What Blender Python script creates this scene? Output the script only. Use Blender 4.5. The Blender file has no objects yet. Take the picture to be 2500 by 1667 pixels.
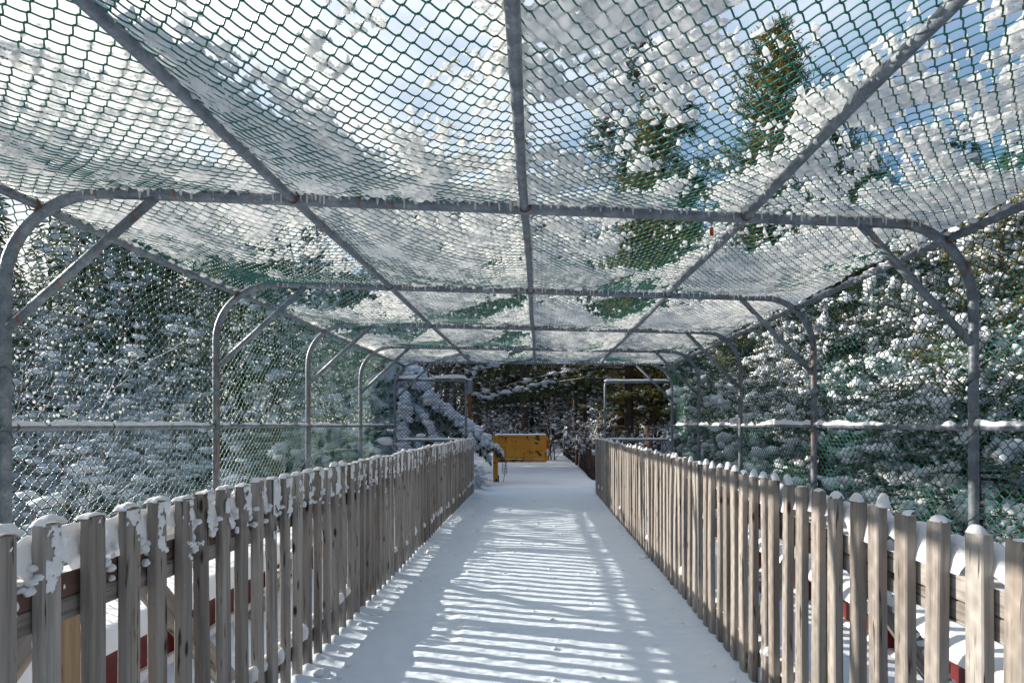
import bpy, math, random
import numpy as np
from mathutils import Vector, Matrix

R = math.radians
rng = np.random.default_rng(7)
random.seed(7)
scene = bpy.context.scene
COL = scene.collection

# ------------------------------------------------------------------ layout (metres)
CAMZ = 1.33
XL, XR = -1.25, 1.08            # inner faces of the picket fences
WL, WR = -2.79, 2.70            # cage posts
YL = [-1.05, 1.02, 3.05, 5.05, 7.06, 9.13, 11.30]
YR = [-0.55, 1.55, 3.63, 5.74, 7.83, 9.87, 11.85]
ROOF = 2.56                     # centre line of the hoop's cross bar
RAIL = 1.318
PURL = [-1.336, -0.08, 1.222]   # flat-roof purlins
SUN_EL, SUN_AZ = 20.7, 15.6     # azimuth: ahead of due left
S = Vector((-math.cos(R(SUN_AZ))*math.cos(R(SUN_EL)), math.sin(R(SUN_AZ))*math.cos(R(SUN_EL)), math.sin(R(SUN_EL))))

# ------------------------------------------------------------------ helpers
def tag(o, label=None, cat=None, group=None, kind=None):
    if label: o["label"] = label
    if cat: o["category"] = cat
    if group: o["group"] = group
    if kind: o["kind"] = kind
    return o

def empty(name, loc=(0, 0, 0), rz=0.0, parent=None):
    o = bpy.data.objects.new(name, None); COL.objects.link(o)
    o.location = loc; o.rotation_euler = (0, 0, rz); o.empty_display_size = .1
    if parent: o.parent = parent
    return o

def link(name, me, parent=None, loc=(0, 0, 0)):
    o = bpy.data.objects.new(name, me); COL.objects.link(o); o.location = loc
    if parent: o.parent = parent
    return o

def np_mesh(name, V, Q=None, T=None, mat=None, smooth=True):
    """mesh from numpy verts, quads (n,4) and tris (n,3)"""
    V = np.asarray(V, dtype=np.float32).reshape(-1, 3)
    Q = np.zeros((0, 4), np.int32) if Q is None else np.asarray(Q, np.int32).reshape(-1, 4)
    T = np.zeros((0, 3), np.int32) if T is None else np.asarray(T, np.int32).reshape(-1, 3)
    me = bpy.data.meshes.new(name)
    me.vertices.add(len(V)); me.vertices.foreach_set("co", V.ravel())
    nl = Q.size + T.size
    me.loops.add(nl); me.loops.foreach_set("vertex_index", np.concatenate([Q.ravel(), T.ravel()]))
    me.polygons.add(len(Q) + len(T))
    st = np.concatenate([np.arange(len(Q))*4, Q.size + np.arange(len(T))*3]).astype(np.int32)
    me.polygons.foreach_set("loop_start", st)
    me.polygons.foreach_set("use_smooth", np.full(len(Q)+len(T), smooth))
    me.update(calc_edges=True)
    if mat: me.materials.append(mat)
    return me

class MB:
    """collects pieces of geometry for ONE mesh"""
    def __init__(s): s.V, s.Q, s.T, s.n = [], [], [], 0
    def add(s, V, Q=None, T=None):
        V = np.asarray(V, np.float32).reshape(-1, 3)
        if Q is not None and len(Q): s.Q.append(np.asarray(Q, np.int32).reshape(-1, 4) + s.n)
        if T is not None and len(T): s.T.append(np.asarray(T, np.int32).reshape(-1, 3) + s.n)
        s.V.append(V); s.n += len(V)
    def mesh(s, name, mat, smooth=True):
        return np_mesh(name, np.concatenate(s.V), np.concatenate(s.Q) if s.Q else None, np.concatenate(s.T) if s.T else None, mat, smooth)
    def build(s, name, mat, parent=None, smooth=True):
        return link(name, s.mesh(name, mat, smooth), parent)
    def tube(s, P, r, k=10, caps=True):
        P = np.asarray(P, float); n = len(P)
        r = np.broadcast_to(np.asarray(r, float), (n,))
        T = np.gradient(P, axis=0); T /= np.linalg.norm(T, axis=1)[:, None] + 1e-9
        ref = np.array([0, 0, 1.]) if abs(T[0][2]) < .8 else np.array([1., 0, 0])
        if abs(T[:, 2]).max() > .95 and abs(T[:, 2]).min() < .5: ref = np.array([.05, 1., .03])
        A = np.cross(T, ref); A /= np.linalg.norm(A, axis=1)[:, None] + 1e-9
        B = np.cross(A, T)
        a = np.arange(k)/k*2*math.pi
        V = P[:, None, :] + r[:, None, None]*(np.cos(a)[None, :, None]*A[:, None, :] + np.sin(a)[None, :, None]*B[:, None, :])
        i, j = np.meshgrid(np.arange(n-1), np.arange(k), indexing='ij'); j2 = (j+1) % k
        Q = np.stack([i*k+j, i*k+j2, (i+1)*k+j2, (i+1)*k+j], -1).reshape(-1, 4)
        V = V.reshape(-1, 3); Tq = []
        if caps:
            V = np.concatenate([V, P[:1], P[-1:]]); c0, c1 = n*k, n*k+1
            for q in range(k):
                Tq.append((c0, (q+1) % k, q)); Tq.append((c1, (n-1)*k+q, (n-1)*k+(q+1) % k))
        s.add(V, Q, np.array(Tq) if Tq else None)
    def box(s, lo, hi, bev=0.0, rot=None, org=None):
        lo = np.array(lo, float); hi = np.array(hi, float); c = (lo+hi)/2; h = (hi-lo)/2
        if bev <= 0:
            V = np.array([[x, y, z] for x in (-1, 1) for y in (-1, 1) for z in (-1, 1)])*h
            Q = [(0, 1, 3, 2), (4, 6, 7, 5), (0, 4, 5, 1), (2, 3, 7, 6), (0, 2, 6, 4), (1, 5, 7, 3)]
            T = None
        else:
            b = min(bev, h.min()*.9); V = []
            for sx in (-1, 1):
                for sy in (-1, 1):
                    for sz in (-1, 1):
                        x, y, z = sx*h[0], sy*h[1], sz*h[2]
                        V += [(x, y-sy*b, z-sz*b), (x-sx*b, y, z-sz*b), (x-sx*b, y-sy*b, z)]
            f = lambda a, b_, c_: ((a*2+b_)*2+c_)*3
            Q = []
            for a in (0, 1):
                Q.append([f(a, 0, 0), f(a, 0, 1), f(a, 1, 1), f(a, 1, 0)][::(1 if a == 0 else -1)])
                Q.append([f(0, a, 0)+1, f(1, a, 0)+1, f(1, a, 1)+1, f(0, a, 1)+1][::(1 if a == 0 else -1)])
                Q.append([f(0, 0, a)+2, f(0, 1, a)+2, f(1, 1, a)+2, f(1, 0, a)+2][::(1 if a == 0 else -1)])
            for a in (0, 1):
                for b_ in (0, 1):
                    Q.append([f(a, b_, 0), f(a, b_, 1), f(a, b_, 1)+1, f(a, b_, 0)+1])
                    Q.append([f(a, 0, b_), f(a, 1, b_), f(a, 1, b_)+2, f(a, 0, b_)+2])
                    Q.append([f(0, a, b_)+1, f(1, a, b_)+1, f(1, a, b_)+2, f(0, a, b_)+2])
            T = [(f(a, b_, c_), f(a, b_, c_)+1, f(a, b_, c_)+2) for a in (0, 1) for b_ in (0, 1) for c_ in (0, 1)]
            V = np.array(V)
        if rot is not None: V = V @ np.array(rot.to_3x3()).T
        s.add(V + (c if org is None else np.array(org)), Q, T)

def beam(mb, p0, p1, w, t, bev=.003, side=(1, 0, 0)):
    """bar of section w (along side) x t from p0 to p1"""
    p0, p1 = Vector(p0), Vector(p1); d = p1-p0; L = d.length; z = d.normalized()
    x = Vector(side); x = (x - z*x.dot(z)).normalized(); y = z.cross(x)
    M = Matrix((x, y, z)).transposed()
    mb.box((-w/2, -t/2, -L/2), (w/2, t/2, L/2), bev, rot=M, org=(p0+p1)/2)

# value noise -------------------------------------------------------
_PH = np.random.default_rng(3).random((64, 64, 64)).astype(np.float32)
def vnoise(x, y, z=0.0):
    x, y, z = np.broadcast_arrays(np.asarray(x, float), np.asarray(y, float), np.asarray(z, float))
    xi, yi, zi = np.floor(x).astype(int), np.floor(y).astype(int), np.floor(z).astype(int)
    fx, fy, fz = x-xi, y-yi, z-zi
    fx, fy, fz = fx*fx*(3-2*fx), fy*fy*(3-2*fy), fz*fz*(3-2*fz)
    g = lambda a, b, c: _PH[(xi+a) % 64, (yi+b) % 64, (zi+c) % 64]
    l = lambda a, b, t: a+(b-a)*t
    return l(l(l(g(0, 0, 0), g(1, 0, 0), fx), l(g(0, 1, 0), g(1, 1, 0), fx), fy),
             l(l(g(0, 0, 1), g(1, 0, 1), fx), l(g(0, 1, 1), g(1, 1, 1), fx), fy), fz)
def fbm(x, y, z=0.0, o=4):
    s, a, t = 0, 1., 0
    for k in range(o):
        s = s + a*vnoise(x*2**k+k*17.3, y*2**k+k*5.1, np.asarray(z)*2**k+k*9.7); t += a; a *= .5
    return s/t

def ico(sub=1):
    t = (1+5**.5)/2
    V = [(-1, t, 0), (1, t, 0), (-1, -t, 0), (1, -t, 0), (0, -1, t), (0, 1, t), (0, -1, -t), (0, 1, -t), (t, 0, -1), (t, 0, 1), (-t, 0, -1), (-t, 0, 1)]
    F = [(0, 11, 5), (0, 5, 1), (0, 1, 7), (0, 7, 10), (0, 10, 11), (1, 5, 9), (5, 11, 4), (11, 10, 2), (10, 7, 6), (7, 1, 8), (3, 9, 4), (3, 4, 2), (3, 2, 6), (3, 6, 8), (3, 8, 9), (4, 9, 5), (2, 4, 11), (6, 2, 10), (8, 6, 7), (9, 8, 1)]
    V = [np.array(v, float)/np.linalg.norm(v) for v in V]
    for _ in range(sub):
        c = {}; G = []
        def m(a, b):
            k = (min(a, b), max(a, b))
            if k not in c:
                v = V[a]+V[b]; V.append(v/np.linalg.norm(v)); c[k] = len(V)-1
            return c[k]
        for a, b, d in F:
            ab, bd, da = m(a, b), m(b, d), m(d, a); G += [(a, ab, da), (b, bd, ab), (d, da, bd), (ab, bd, da)]
        F = G
    return np.array(V), np.array(F)
ICO = []
for q in range(6):
    v, f = ico(1); v = v*(0.72+.6*fbm(v[:, 0]*1.6+q*7, v[:, 1]*1.6, v[:, 2]*1.6+3, 2))[:, None]
    ICO.append((v, f))
ICO2 = []
for q in range(6):
    v, f = ico(2); v = v*(0.6+.85*fbm(v[:, 0]*2+q*7, v[:, 1]*2, v[:, 2]*2+3, 3))[:, None]
    ICO2.append((v, f))
ICOR = []
for q in range(8):
    v, f = ico(1); v = v*(.35+1.3*fbm(v[:, 0]*2.1+q*5, v[:, 1]*2.1, v[:, 2]*2.1+3, 2))[:, None]
    ICOR.append((v, f))
ICO0 = []
for q in range(5):
    v, f = ico(0); v = v*(0.7+.6*np.random.default_rng(q).random(len(v)))[:, None]
    ICO0.append((v, f))

def blobs(mb, P, Rr, base=ICO, rg=rng, tilt=None):
    """P (n,3) centres, Rr (n,3) radii, random yaw"""
    P = np.asarray(P, float); Rr = np.asarray(Rr, float); n = len(P)
    if n == 0: return
    which = rg.integers(0, len(base), n)
    for w in range(len(base)):
        idx = np.where(which == w)[0]
        if not len(idx): continue
        v, f = base[w]; a = rg.random(len(idx))*6.283
        if tilt is not None: a = tilt[idx]
        L = v[None]*Rr[idx][:, None, :]
        c, s_ = np.cos(a)[:, None], np.sin(a)[:, None]
        X = L[..., 0]*c-L[..., 1]*s_; Y = L[..., 0]*s_+L[..., 1]*c
        W = np.stack([X, Y, L[..., 2]], -1)+P[idx][:, None, :]
        nv = len(v)
        F = (f[None]+(np.arange(len(idx))*nv)[:, None, None]).reshape(-1, 3)
        mb.add(W.reshape(-1, 3), None, F)

def solid(mb, P, TH, N=(0, 0, 1), low=0.0, lowvar=None):
    """P (a,b,3) base grid, TH (a,b) thickness (<=0: none) along N -> closed shell"""
    a, b = TH.shape; N = np.asarray(N, float)
    t = np.maximum(TH, 0.0)
    full = (TH > 0)
    cell = full[:-1, :-1] | full[1:, :-1] | full[:-1, 1:] | full[1:, 1:]
    lo = (low if lowvar is None else lowvar)*np.minimum(1, t/.01)
    top = P + t[..., None]*N; bot = P - (lo)[..., None]*N
    idx = np.full((a, b), -1); use = np.zeros((a, b), bool)
    for di in (0, 1):
        for dj in (0, 1): use[di:a-1+di, dj:b-1+dj] |= cell
    n = use.sum(); idx[use] = np.arange(n)
    i, j = np.where(cell)
    q = np.stack([idx[i, j], idx[i+1, j], idx[i+1, j+1], idx[i, j+1]], -1)
    V = np.concatenate([top[use], bot[use]])
    mb.add(V, np.concatenate([q, q[:, ::-1]+n]))

# ------------------------------------------------------------------ materials
def new_mat(name):
    m = bpy.data.materials.new(name); m.use_nodes = True
    nt = m.node_tree; nt.nodes.clear()
    out = nt.nodes.new("ShaderNodeOutputMaterial")
    return m, nt, out
def N(nt, t, **k):
    n = nt.nodes.new(t)
    for a, v in k.items():
        if a in n.inputs.keys(): n.inputs[a].default_value = v
        else: setattr(n, a, v)
    return n
def ramp(nt, fac, stops):
    r = nt.nodes.new("ShaderNodeValToRGB"); e = r.color_ramp.elements
    while len(e) < len(stops): e.new(.5)
    for q, (p, c) in zip(e, stops): q.position = p; q.color = c if len(c) == 4 else (*c, 1)
    nt.links.new(fac, r.inputs[0]); return r
def principled(nt, out, **k):
    p = N(nt, "ShaderNodeBsdfPrincipled", **k); nt.links.new(p.outputs[0], out.inputs[0]); return p
def coords(nt, scale=(1, 1, 1), kind="Object", rnd=False):
    tc = nt.nodes.new("ShaderNodeTexCoord"); mp = nt.nodes.new("ShaderNodeMapping")
    mp.inputs["Scale"].default_value = scale; nt.links.new(tc.outputs[kind], mp.inputs[0])
    if rnd:
        oi = nt.nodes.new("ShaderNodeObjectInfo"); mu = N(nt, "ShaderNodeMath", operation='MULTIPLY'); mu.inputs[1].default_value = 83.0
        nt.links.new(oi.outputs["Random"], mu.inputs[0]); cb = nt.nodes.new("ShaderNodeCombineXYZ")
        for q in range(3): nt.links.new(mu.outputs[0], cb.inputs[q])
        nt.links.new(cb.outputs[0], mp.inputs["Location"])
    return mp.outputs[0]
def noise(nt, vec, scale, detail=4, rough=.55):
    n = N(nt, "ShaderNodeTexNoise"); n.inputs["Scale"].default_value = scale; n.inputs["Detail"].default_value = detail
    n.inputs["Roughness"].default_value = rough; nt.links.new(vec, n.inputs["Vector"]); return n
def mix(nt, fac, a, b, mode='MIX'):
    m = nt.nodes.new("ShaderNodeMix"); m.data_type = 'RGBA'; m.blend_type = mode
    if isinstance(fac, (int, float)): m.inputs[0].default_value = fac
    else: nt.links.new(fac, m.inputs[0])
    for v, i in ((a, 6), (b, 7)):
        if isinstance(v, tuple): m.inputs[i].default_value = (*v[:3], 1)
        else: nt.links.new(v, m.inputs[i])
    return m.outputs[2]
def bump(nt, h, strength, dist=.01):
    b = N(nt, "ShaderNodeBump"); b.inputs["Strength"].default_value = strength; b.inputs["Distance"].default_value = dist
    nt.links.new(h, b.inputs["Height"]); return b.outputs[0]

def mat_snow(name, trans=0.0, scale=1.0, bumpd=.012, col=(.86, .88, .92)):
    m, nt, out = new_mat(name)
    v = coords(nt, kind="Object")
    n1 = noise(nt, v, 9*scale, 6, .6); n2 = noise(nt, v, 90*scale, 3, .6)
    ad = N(nt, "ShaderNodeMath", operation='MULTIPLY_ADD'); nt.links.new(n2.outputs[0], ad.inputs[0]); ad.inputs[1].default_value = .22; nt.links.new(n1.outputs[0], ad.inputs[2])
    b = bump(nt, ad.outputs[0], .55, bumpd)
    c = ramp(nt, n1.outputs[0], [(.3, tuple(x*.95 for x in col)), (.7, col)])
    d = N(nt, "ShaderNodeBsdfDiffuse"); nt.links.new(c.outputs[0], d.inputs[0]); nt.links.new(b, d.inputs["Normal"])
    g = N(nt, "ShaderNodeBsdfGlossy"); g.inputs["Roughness"].default_value = .45; g.inputs[0].default_value = (1, 1, 1, 1); nt.links.new(b, g.inputs["Normal"])
    ms = N(nt, "ShaderNodeMixShader"); ms.inputs[0].default_value = .03
    last = d.outputs[0]
    if trans > 0:
        t = N(nt, "ShaderNodeBsdfTranslucent"); t.inputs[0].default_value = (.96, .96, .95, 1)
        mt = N(nt, "ShaderNodeMixShader"); mt.inputs[0].default_value = trans
        nt.links.new(d.outputs[0], mt.inputs[1]); nt.links.new(t.outputs[0], mt.inputs[2]); last = mt.outputs[0]
    nt.links.new(last, ms.inputs[1]); nt.links.new(g.outputs[0], ms.inputs[2]); nt.links.new(ms.outputs[0], out.inputs[0])
    return m
M_SNOW = mat_snow("snow")
M_SNOWNET = mat_snow("snow_on_net", .74, 1.5)
M_SNOWTREE = mat_snow("snow_on_trees", .24, .6, .05, (.78, .82, .88))

def mat_wood(name, base=(.355, .325, .30), dark=(.115, .10, .09), fresh=False):
    m, nt, out = new_mat(name)
    v = coords(nt, (1, 1, 1), rnd=True)
    vs = coords(nt, (38, 38, 1.6), rnd=True)
    g = noise(nt, vs, 1.0, 5, .65)
    vb = coords(nt, (9, 9, .8), rnd=True); g2 = noise(nt, vb, 1.0, 3, .5)
    c = ramp(nt, g.outputs[0], [(.25, dark), (.48, tuple(x*.82 for x in base)), (.62, base), (.85, tuple(min(1, x*1.28) for x in base))])
    c2 = ramp(nt, g2.outputs[0], [(.3, (.72, .70, .70)), (.55, (1, 1, 1)), (.75, (1.0, .93, .86))])
    cc = mix(nt, 1.0, c.outputs[0], c2.outputs[0], 'MULTIPLY')
    # knots
    vk = coords(nt, (14, 14, 5.2), rnd=True)
    vo = N(nt, "ShaderNodeTexVoronoi"); vo.inputs["Scale"].default_value = 1.0; nt.links.new(vk, vo.inputs["Vector"])
    sel = ramp(nt, vo.outputs["Color"], [(.44, (1, 1, 1)), (.48, (0, 0, 0))])
    kn = ramp(nt, vo.outputs["Distance"], [(.09, (1, 1, 1)), (.19, (0, 0, 0))])
    k = mix(nt, 1.0, sel.outputs[0], kn.outputs[0], 'MULTIPLY')
    cc = mix(nt, k, cc, (.035, .024, .018))
    # rain checks: small dark streaks
    vc = coords(nt, (70, 70, 6), rnd=True); nc = noise(nt, vc, 1.0, 2, .5)
    ck = ramp(nt, nc.outputs[0], [(.65, (0, 0, 0)), (.71, (1, 1, 1))])
    cc = mix(nt, ck.outputs[0], cc, tuple(x*.45 for x in dark))
    oi = nt.nodes.new("ShaderNodeObjectInfo")
    hs = N(nt, "ShaderNodeHueSaturation"); nt.links.new(cc, hs.inputs["Color"])
    mr = N(nt, "ShaderNodeMapRange"); nt.links.new(oi.outputs["Random"], mr.inputs[0]); mr.inputs[3].default_value = .84; mr.inputs[4].default_value = 1.26
    nt.links.new(mr.outputs[0], hs.inputs["Value"])
    mr2 = N(nt, "ShaderNodeMapRange"); nt.links.new(oi.outputs["Random"], mr2.inputs[0]); mr2.inputs[3].default_value = 1.2; mr2.inputs[4].default_value = .75
    nt.links.new(mr2.outputs[0], hs.inputs["Saturation"])
    p = principled(nt, out, Roughness=.82); p.inputs["Specular IOR Level"].default_value = .2
    nt.links.new(hs.outputs[0], p.inputs["Base Color"]); nt.links.new(bump(nt, g.outputs[0], .5, .003), p.inputs["Normal"])
    return m
M_WOOD = mat_wood("weathered_wood")
M_WOOD2 = mat_wood("fresh_wood", (.44, .31, .18), (.24, .15, .08))
M_WOODRED = mat_wood("brown_rail_wood", (.15, .075, .05), (.06, .03, .02))

def mat_pipe(name, rust=.5, ax=0, spacing=.19):
    m, nt, out = new_mat(name)
    v = coords(nt, (1, 1, 1)); n1 = noise(nt, v, 14, 5, .6); n2 = noise(nt, v, 75, 3, .6)
    c = ramp(nt, n1.outputs[0], [(.3, (.12, .145, .175)), (.55, (.21, .245, .285)), (.75, (.34, .37, .40))])
    c2 = ramp(nt, n2.outputs[0], [(.35, (.8, .8, .8)), (.65, (1.1, 1.1, 1.1))])
    cc = mix(nt, 1.0, c.outputs[0], c2.outputs[0], 'MULTIPLY')
    if rust > 0:   # rust runs where the net's wires cross the pipe
        sp = nt.nodes.new("ShaderNodeSeparateXYZ"); nt.links.new(v, sp.inputs[0])
        md = N(nt, "ShaderNodeMath", operation='PINGPONG'); ml = N(nt, "ShaderNodeMath", operation='MULTIPLY_ADD')
        nn = noise(nt, v, 5, 2, .5); nt.links.new(nn.outputs[0], ml.inputs[0]); ml.inputs[1].default_value = .09; nt.links.new(sp.outputs[ax], ml.inputs[2])
        nt.links.new(ml.outputs[0], md.inputs[0]); md.inputs[1].default_value = spacing/2
        band = ramp(nt, md.outputs[0], [(0.0, (1, 1, 1)), (.011, (0, 0, 0))])
        vx = coords(nt, (5, 1, 1)); pm = noise(nt, vx, 1.7, 2, .5)
        sel = ramp(nt, pm.outputs[0], [(.62-.25*rust, (0, 0, 0)), (.68-.2*rust, (1, 1, 1))])
        f = mix(nt, 1.0, band.outputs[0], sel.outputs[0], 'MULTIPLY')
        f2 = mix(nt, .8, (0, 0, 0), f)
        cc = mix(nt, f2, cc, (.23, .075, .02))
        st = noise(nt, v, 23, 4, .7); stn = ramp(nt, st.outputs[0], [(.63, (0, 0, 0)), (.78, (.55, .55, .55))])
        cc = mix(nt, stn.outputs[0], cc, (.26, .17, .09))
    p = principled(nt, out, Roughness=.48, Metallic=.35)
    nt.links.new(cc, p.inputs["Base Color"]); nt.links.new(bump(nt, n2.outputs[0], .25, .002), p.inputs["Normal"])
    return m
M_PIPE = mat_pipe("galvanised_pipe", .55, 0, .19)
M_PIPE2 = mat_pipe("rusty_galvanised_pipe", 1.0, 0, .17)
M_PURL = mat_pipe("galvanised_purlin", .35, 1, .14)

def mat_simple(name, col, rough=.5, metal=0.0, var=.25, scale=20, spec=.5):
    m, nt, out = new_mat(name); v = coords(nt); n = noise(nt, v, scale, 4, .6)
    c = ramp(nt, n.outputs[0], [(.3, tuple(x*(1-var) for x in col)), (.7, tuple(min(1, x*(1+var)) for x in col))])
    p = principled(nt, out, Roughness=rough, Metallic=metal); p.inputs["Specular IOR Level"].default_value = spec
    nt.links.new(c.outputs[0], p.inputs["Base Color"]); return m
M_WIRE = mat_simple("green_vinyl_wire", (.002, .125, .092), .33, 0, .3, 30, .6)
M_TIE = mat_simple("green_tie_wire", (.008, .07, .045), .4)
M_BLACKWIRE = mat_simple("dark_blue_wire", (.02, .05, .06), .4)
M_RED = mat_simple("red_steel", (.13, .014, .011), .5, 0, .35, 12)
M_RUST = mat_simple("rusty_collar", (.16, .05, .02), .7)
M_TAG = mat_simple("red_tag", (.45, .06, .02), .5)
M_BARK = mat_simple("bark", (.085, .06, .045), .9, 0, .5, 9, .1)
M_BARK2 = mat_simple("pine_bark", (.075, .052, .04), .9, 0, .6, 7, .1)
M_ORANGEWOOD = mat_simple("orange_brown_wood", (.24, .09, .045), .8, 0, .3, 9, .1)
M_GREYBOX = mat_simple("grey_box_paint", (.22, .23, .25), .5)
M_LEAFBROWN = mat_simple("dry_leaves", (.30, .10, .05), .8, 0, .5, 5)

def mat_needle(name, c0, c1, c2):
    m, nt, out = new_mat(name)
    v = coords(nt, rnd=True); n = noise(nt, v, 2.2, 4, .7); n2 = noise(nt, v, 40, 1, .5)
    ad = N(nt, "ShaderNodeMath", operation='MULTIPLY_ADD'); nt.links.new(n2.outputs[0], ad.inputs[0]); ad.inputs[1].default_value = .5
    sb = N(nt, "ShaderNodeMath", operation='SUBTRACT'); nt.links.new(n.outputs[0], sb.inputs[0]); sb.inputs[1].default_value = .25; nt.links.new(sb.outputs[0], ad.inputs[2])
    c = ramp(nt, ad.outputs[0], [(.32, c0), (.52, c1), (.72, c2)])
    p = N(nt, "ShaderNodeBsdfPrincipled", Roughness=.6); p.inputs["Specular IOR Level"].default_value = .3
    nt.links.new(c.outputs[0], p.inputs["Base Color"])
    t = N(nt, "ShaderNodeBsdfTranslucent"); nt.links.new(c.outputs[0], t.inputs[0])
    ms = N(nt, "ShaderNodeMixShader"); ms.inputs[0].default_value = .3
    nt.links.new(p.outputs[0], ms.inputs[1]); nt.links.new(t.outputs[0], ms.inputs[2]); nt.links.new(ms.outputs[0], out.inputs[0])
    return m
M_NEEDLE = mat_needle("dark_needles", (.016, .028, .014), (.042, .062, .024), (.125, .115, .036))
M_NEEDLE2 = mat_needle("olive_needles", (.035, .055, .016), (.12, .125, .03), (.33, .25, .06))

def mat_twig(name, bark=(.13, .075, .055), lo=.05, hi=.35):
    """bark with snow lying wherever the surface faces up"""
    m, nt, out = new_mat(name)
    ge = nt.nodes.new("ShaderNodeNewGeometry"); sp = nt.nodes.new("ShaderNodeSeparateXYZ"); nt.links.new(ge.outputs["Normal"], sp.inputs[0])
    v = coords(nt, rnd=True); n = noise(nt, v, 6, 3, .6)
    ad = N(nt, "ShaderNodeMath", operation='MULTIPLY_ADD'); nt.links.new(n.outputs[0], ad.inputs[0]); ad.inputs[1].default_value = 1.1; nt.links.new(sp.outputs[2], ad.inputs[2])
    sb = N(nt, "ShaderNodeMath", operation='SUBTRACT'); nt.links.new(ad.outputs[0], sb.inputs[0]); sb.inputs[1].default_value = .55
    r = ramp(nt, sb.outputs[0], [(lo, (0, 0, 0)), (hi, (1, 1, 1))])
    b = ramp(nt, n.outputs[0], [(.3, tuple(x*.6 for x in bark)), (.7, tuple(x*1.4 for x in bark))])
    c = mix(nt, r.outputs[0], b.outputs[0], (.86, .88, .92))
    p = principled(nt, out, Roughness=.85); p.inputs["Specular IOR Level"].default_value = .1
    nt.links.new(c, p.inputs["Base Color"]); return m
M_TWIG = mat_twig("snowy_twig", (.19, .105, .08), -.25, .1)
M_TRUNK = mat_twig("snow_dusted_trunk", (.075, .052, .042), .45, .75)

# ------------------------------------------------------------------ world, sun, camera
w = bpy.data.worlds.new("World"); scene.world = w; w.use_nodes = True
nt = w.node_tree; nt.nodes.clear()
wo = nt.nodes.new("ShaderNodeOutputWorld"); bg = nt.nodes.new("ShaderNodeBackground"); bg.inputs[1].default_value = .05
sky = nt.nodes.new("ShaderNodeTexSky"); sky.sky_type = 'NISHITA'; sky.sun_disc = False
sky.sun_elevation = R(SUN_EL); sky.sun_rotation = math.atan2(S.x, S.y) % (2*math.pi)
sky.air_density = 1.0; sky.dust_density = .6; sky.ozone_density = 1.2
tc = nt.nodes.new("ShaderNodeTexCoord"); sp = nt.nodes.new("ShaderNodeSeparateXYZ"); nt.links.new(tc.outputs["Generated"], sp.inputs[0])
zz = N(nt, "ShaderNodeMath", operation='ADD'); nt.links.new(sp.outputs[2], zz.inputs[0]); zz.inputs[1].default_value = .22
dv = nt.nodes.new("ShaderNodeVectorMath"); dv.operation = 'DIVIDE'; cb = nt.nodes.new("ShaderNodeCombineXYZ")
for q in range(3): nt.links.new(zz.outputs[0], cb.inputs[q])
nt.links.new(tc.outputs["Generated"], dv.inputs[0]); nt.links.new(cb.outputs[0], dv.inputs[1])
mp = nt.nodes.new("ShaderNodeMapping"); mp.inputs["Location"].default_value = (3.1, 1.7, 0); nt.links.new(dv.outputs[0], mp.inputs[0])
cn = noise(nt, mp.outputs[0], 1.35, 7, .52)
dt = nt.nodes.new("ShaderNodeVectorMath"); dt.operation = 'DOT_PRODUCT'; nt.links.new(tc.outputs["Generated"], dt.inputs[0]); dt.inputs[1].default_value = (-.80, .40, .42)
ma = N(nt, "ShaderNodeMath", operation='MULTIPLY_ADD'); nt.links.new(dt.outputs["Value"], ma.inputs[0]); ma.inputs[1].default_value = .36; nt.links.new(cn.outputs[0], ma.inputs[2])
cm = ramp(nt, ma.outputs[0], [(.36, (.30, .30, .30)), (.74, (1, 1, 1))])
cc = ramp(nt, ma.outputs[0], [(.38, (3.0, 5.1, 8.2)), (.62, (5.2, 7.0, 9.6)), (.86, (14.5, 14.4, 14.0))])
sk = mix(nt, 1.0, sky.outputs[0], (.66, .86, 1.18), 'MULTIPLY')
fin = mix(nt, cm.outputs[0], sk, cc.outputs[0])
nt.links.new(fin, bg.inputs[0]); nt.links.new(bg.outputs[0], wo.inputs[0])

sd = bpy.data.lights.new("sun", 'SUN'); sd.energy = 5.0; sd.angle = R(.55); sd.color = (1, .91, .78)
so = bpy.data.objects.new("sun", sd); COL.objects.link(so); so.rotation_euler = (-S).to_track_quat('-Z', 'Y').to_euler(); so.location = S*60

cd = bpy.data.cameras.new("camera"); co = bpy.data.objects.new("camera", cd); COL.objects.link(co)
co.location = (0, 0, CAMZ); co.rotation_euler = (R(90), 0, 0)
cd.sensor_width = 36; cd.lens = 1342/2352*36; cd.shift_x = -62/2352; cd.shift_y = (975.5-784)/2352
cd.clip_start = .05; cd.clip_end = 1000
scene.camera = co
scene.view_settings.view_transform = 'Standard'; scene.view_settings.look = 'None'; scene.view_settings.exposure = .90; scene.view_settings.gamma = 1
scene.cycles.max_bounces = 7; scene.cycles.diffuse_bounces = 4; scene.cycles.transmission_bounces = 6; scene.cycles.transparent_max_bounces = 8
scene.cycles.use_denoising = True

# ------------------------------------------------------------------ setting: path, ledges, terrain
def yhoop(k, x):      # depth of hoop k at x
    t = (x-WL)/(WR-WL); return YL[k]*(1-t)+YR[k]*t
def grid_obj(name, X, Y, Z, mat, parent=None):
    a, b = X.shape; idx = np.arange(a*b).reshape(a, b)
    Q = np.stack([idx[:-1, :-1], idx[1:, :-1], idx[1:, 1:], idx[:-1, 1:]], -1).reshape(-1, 4)
    return link(name, np_mesh(name, np.stack([X, Y, Z], -1), Q, None, mat), parent)

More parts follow.
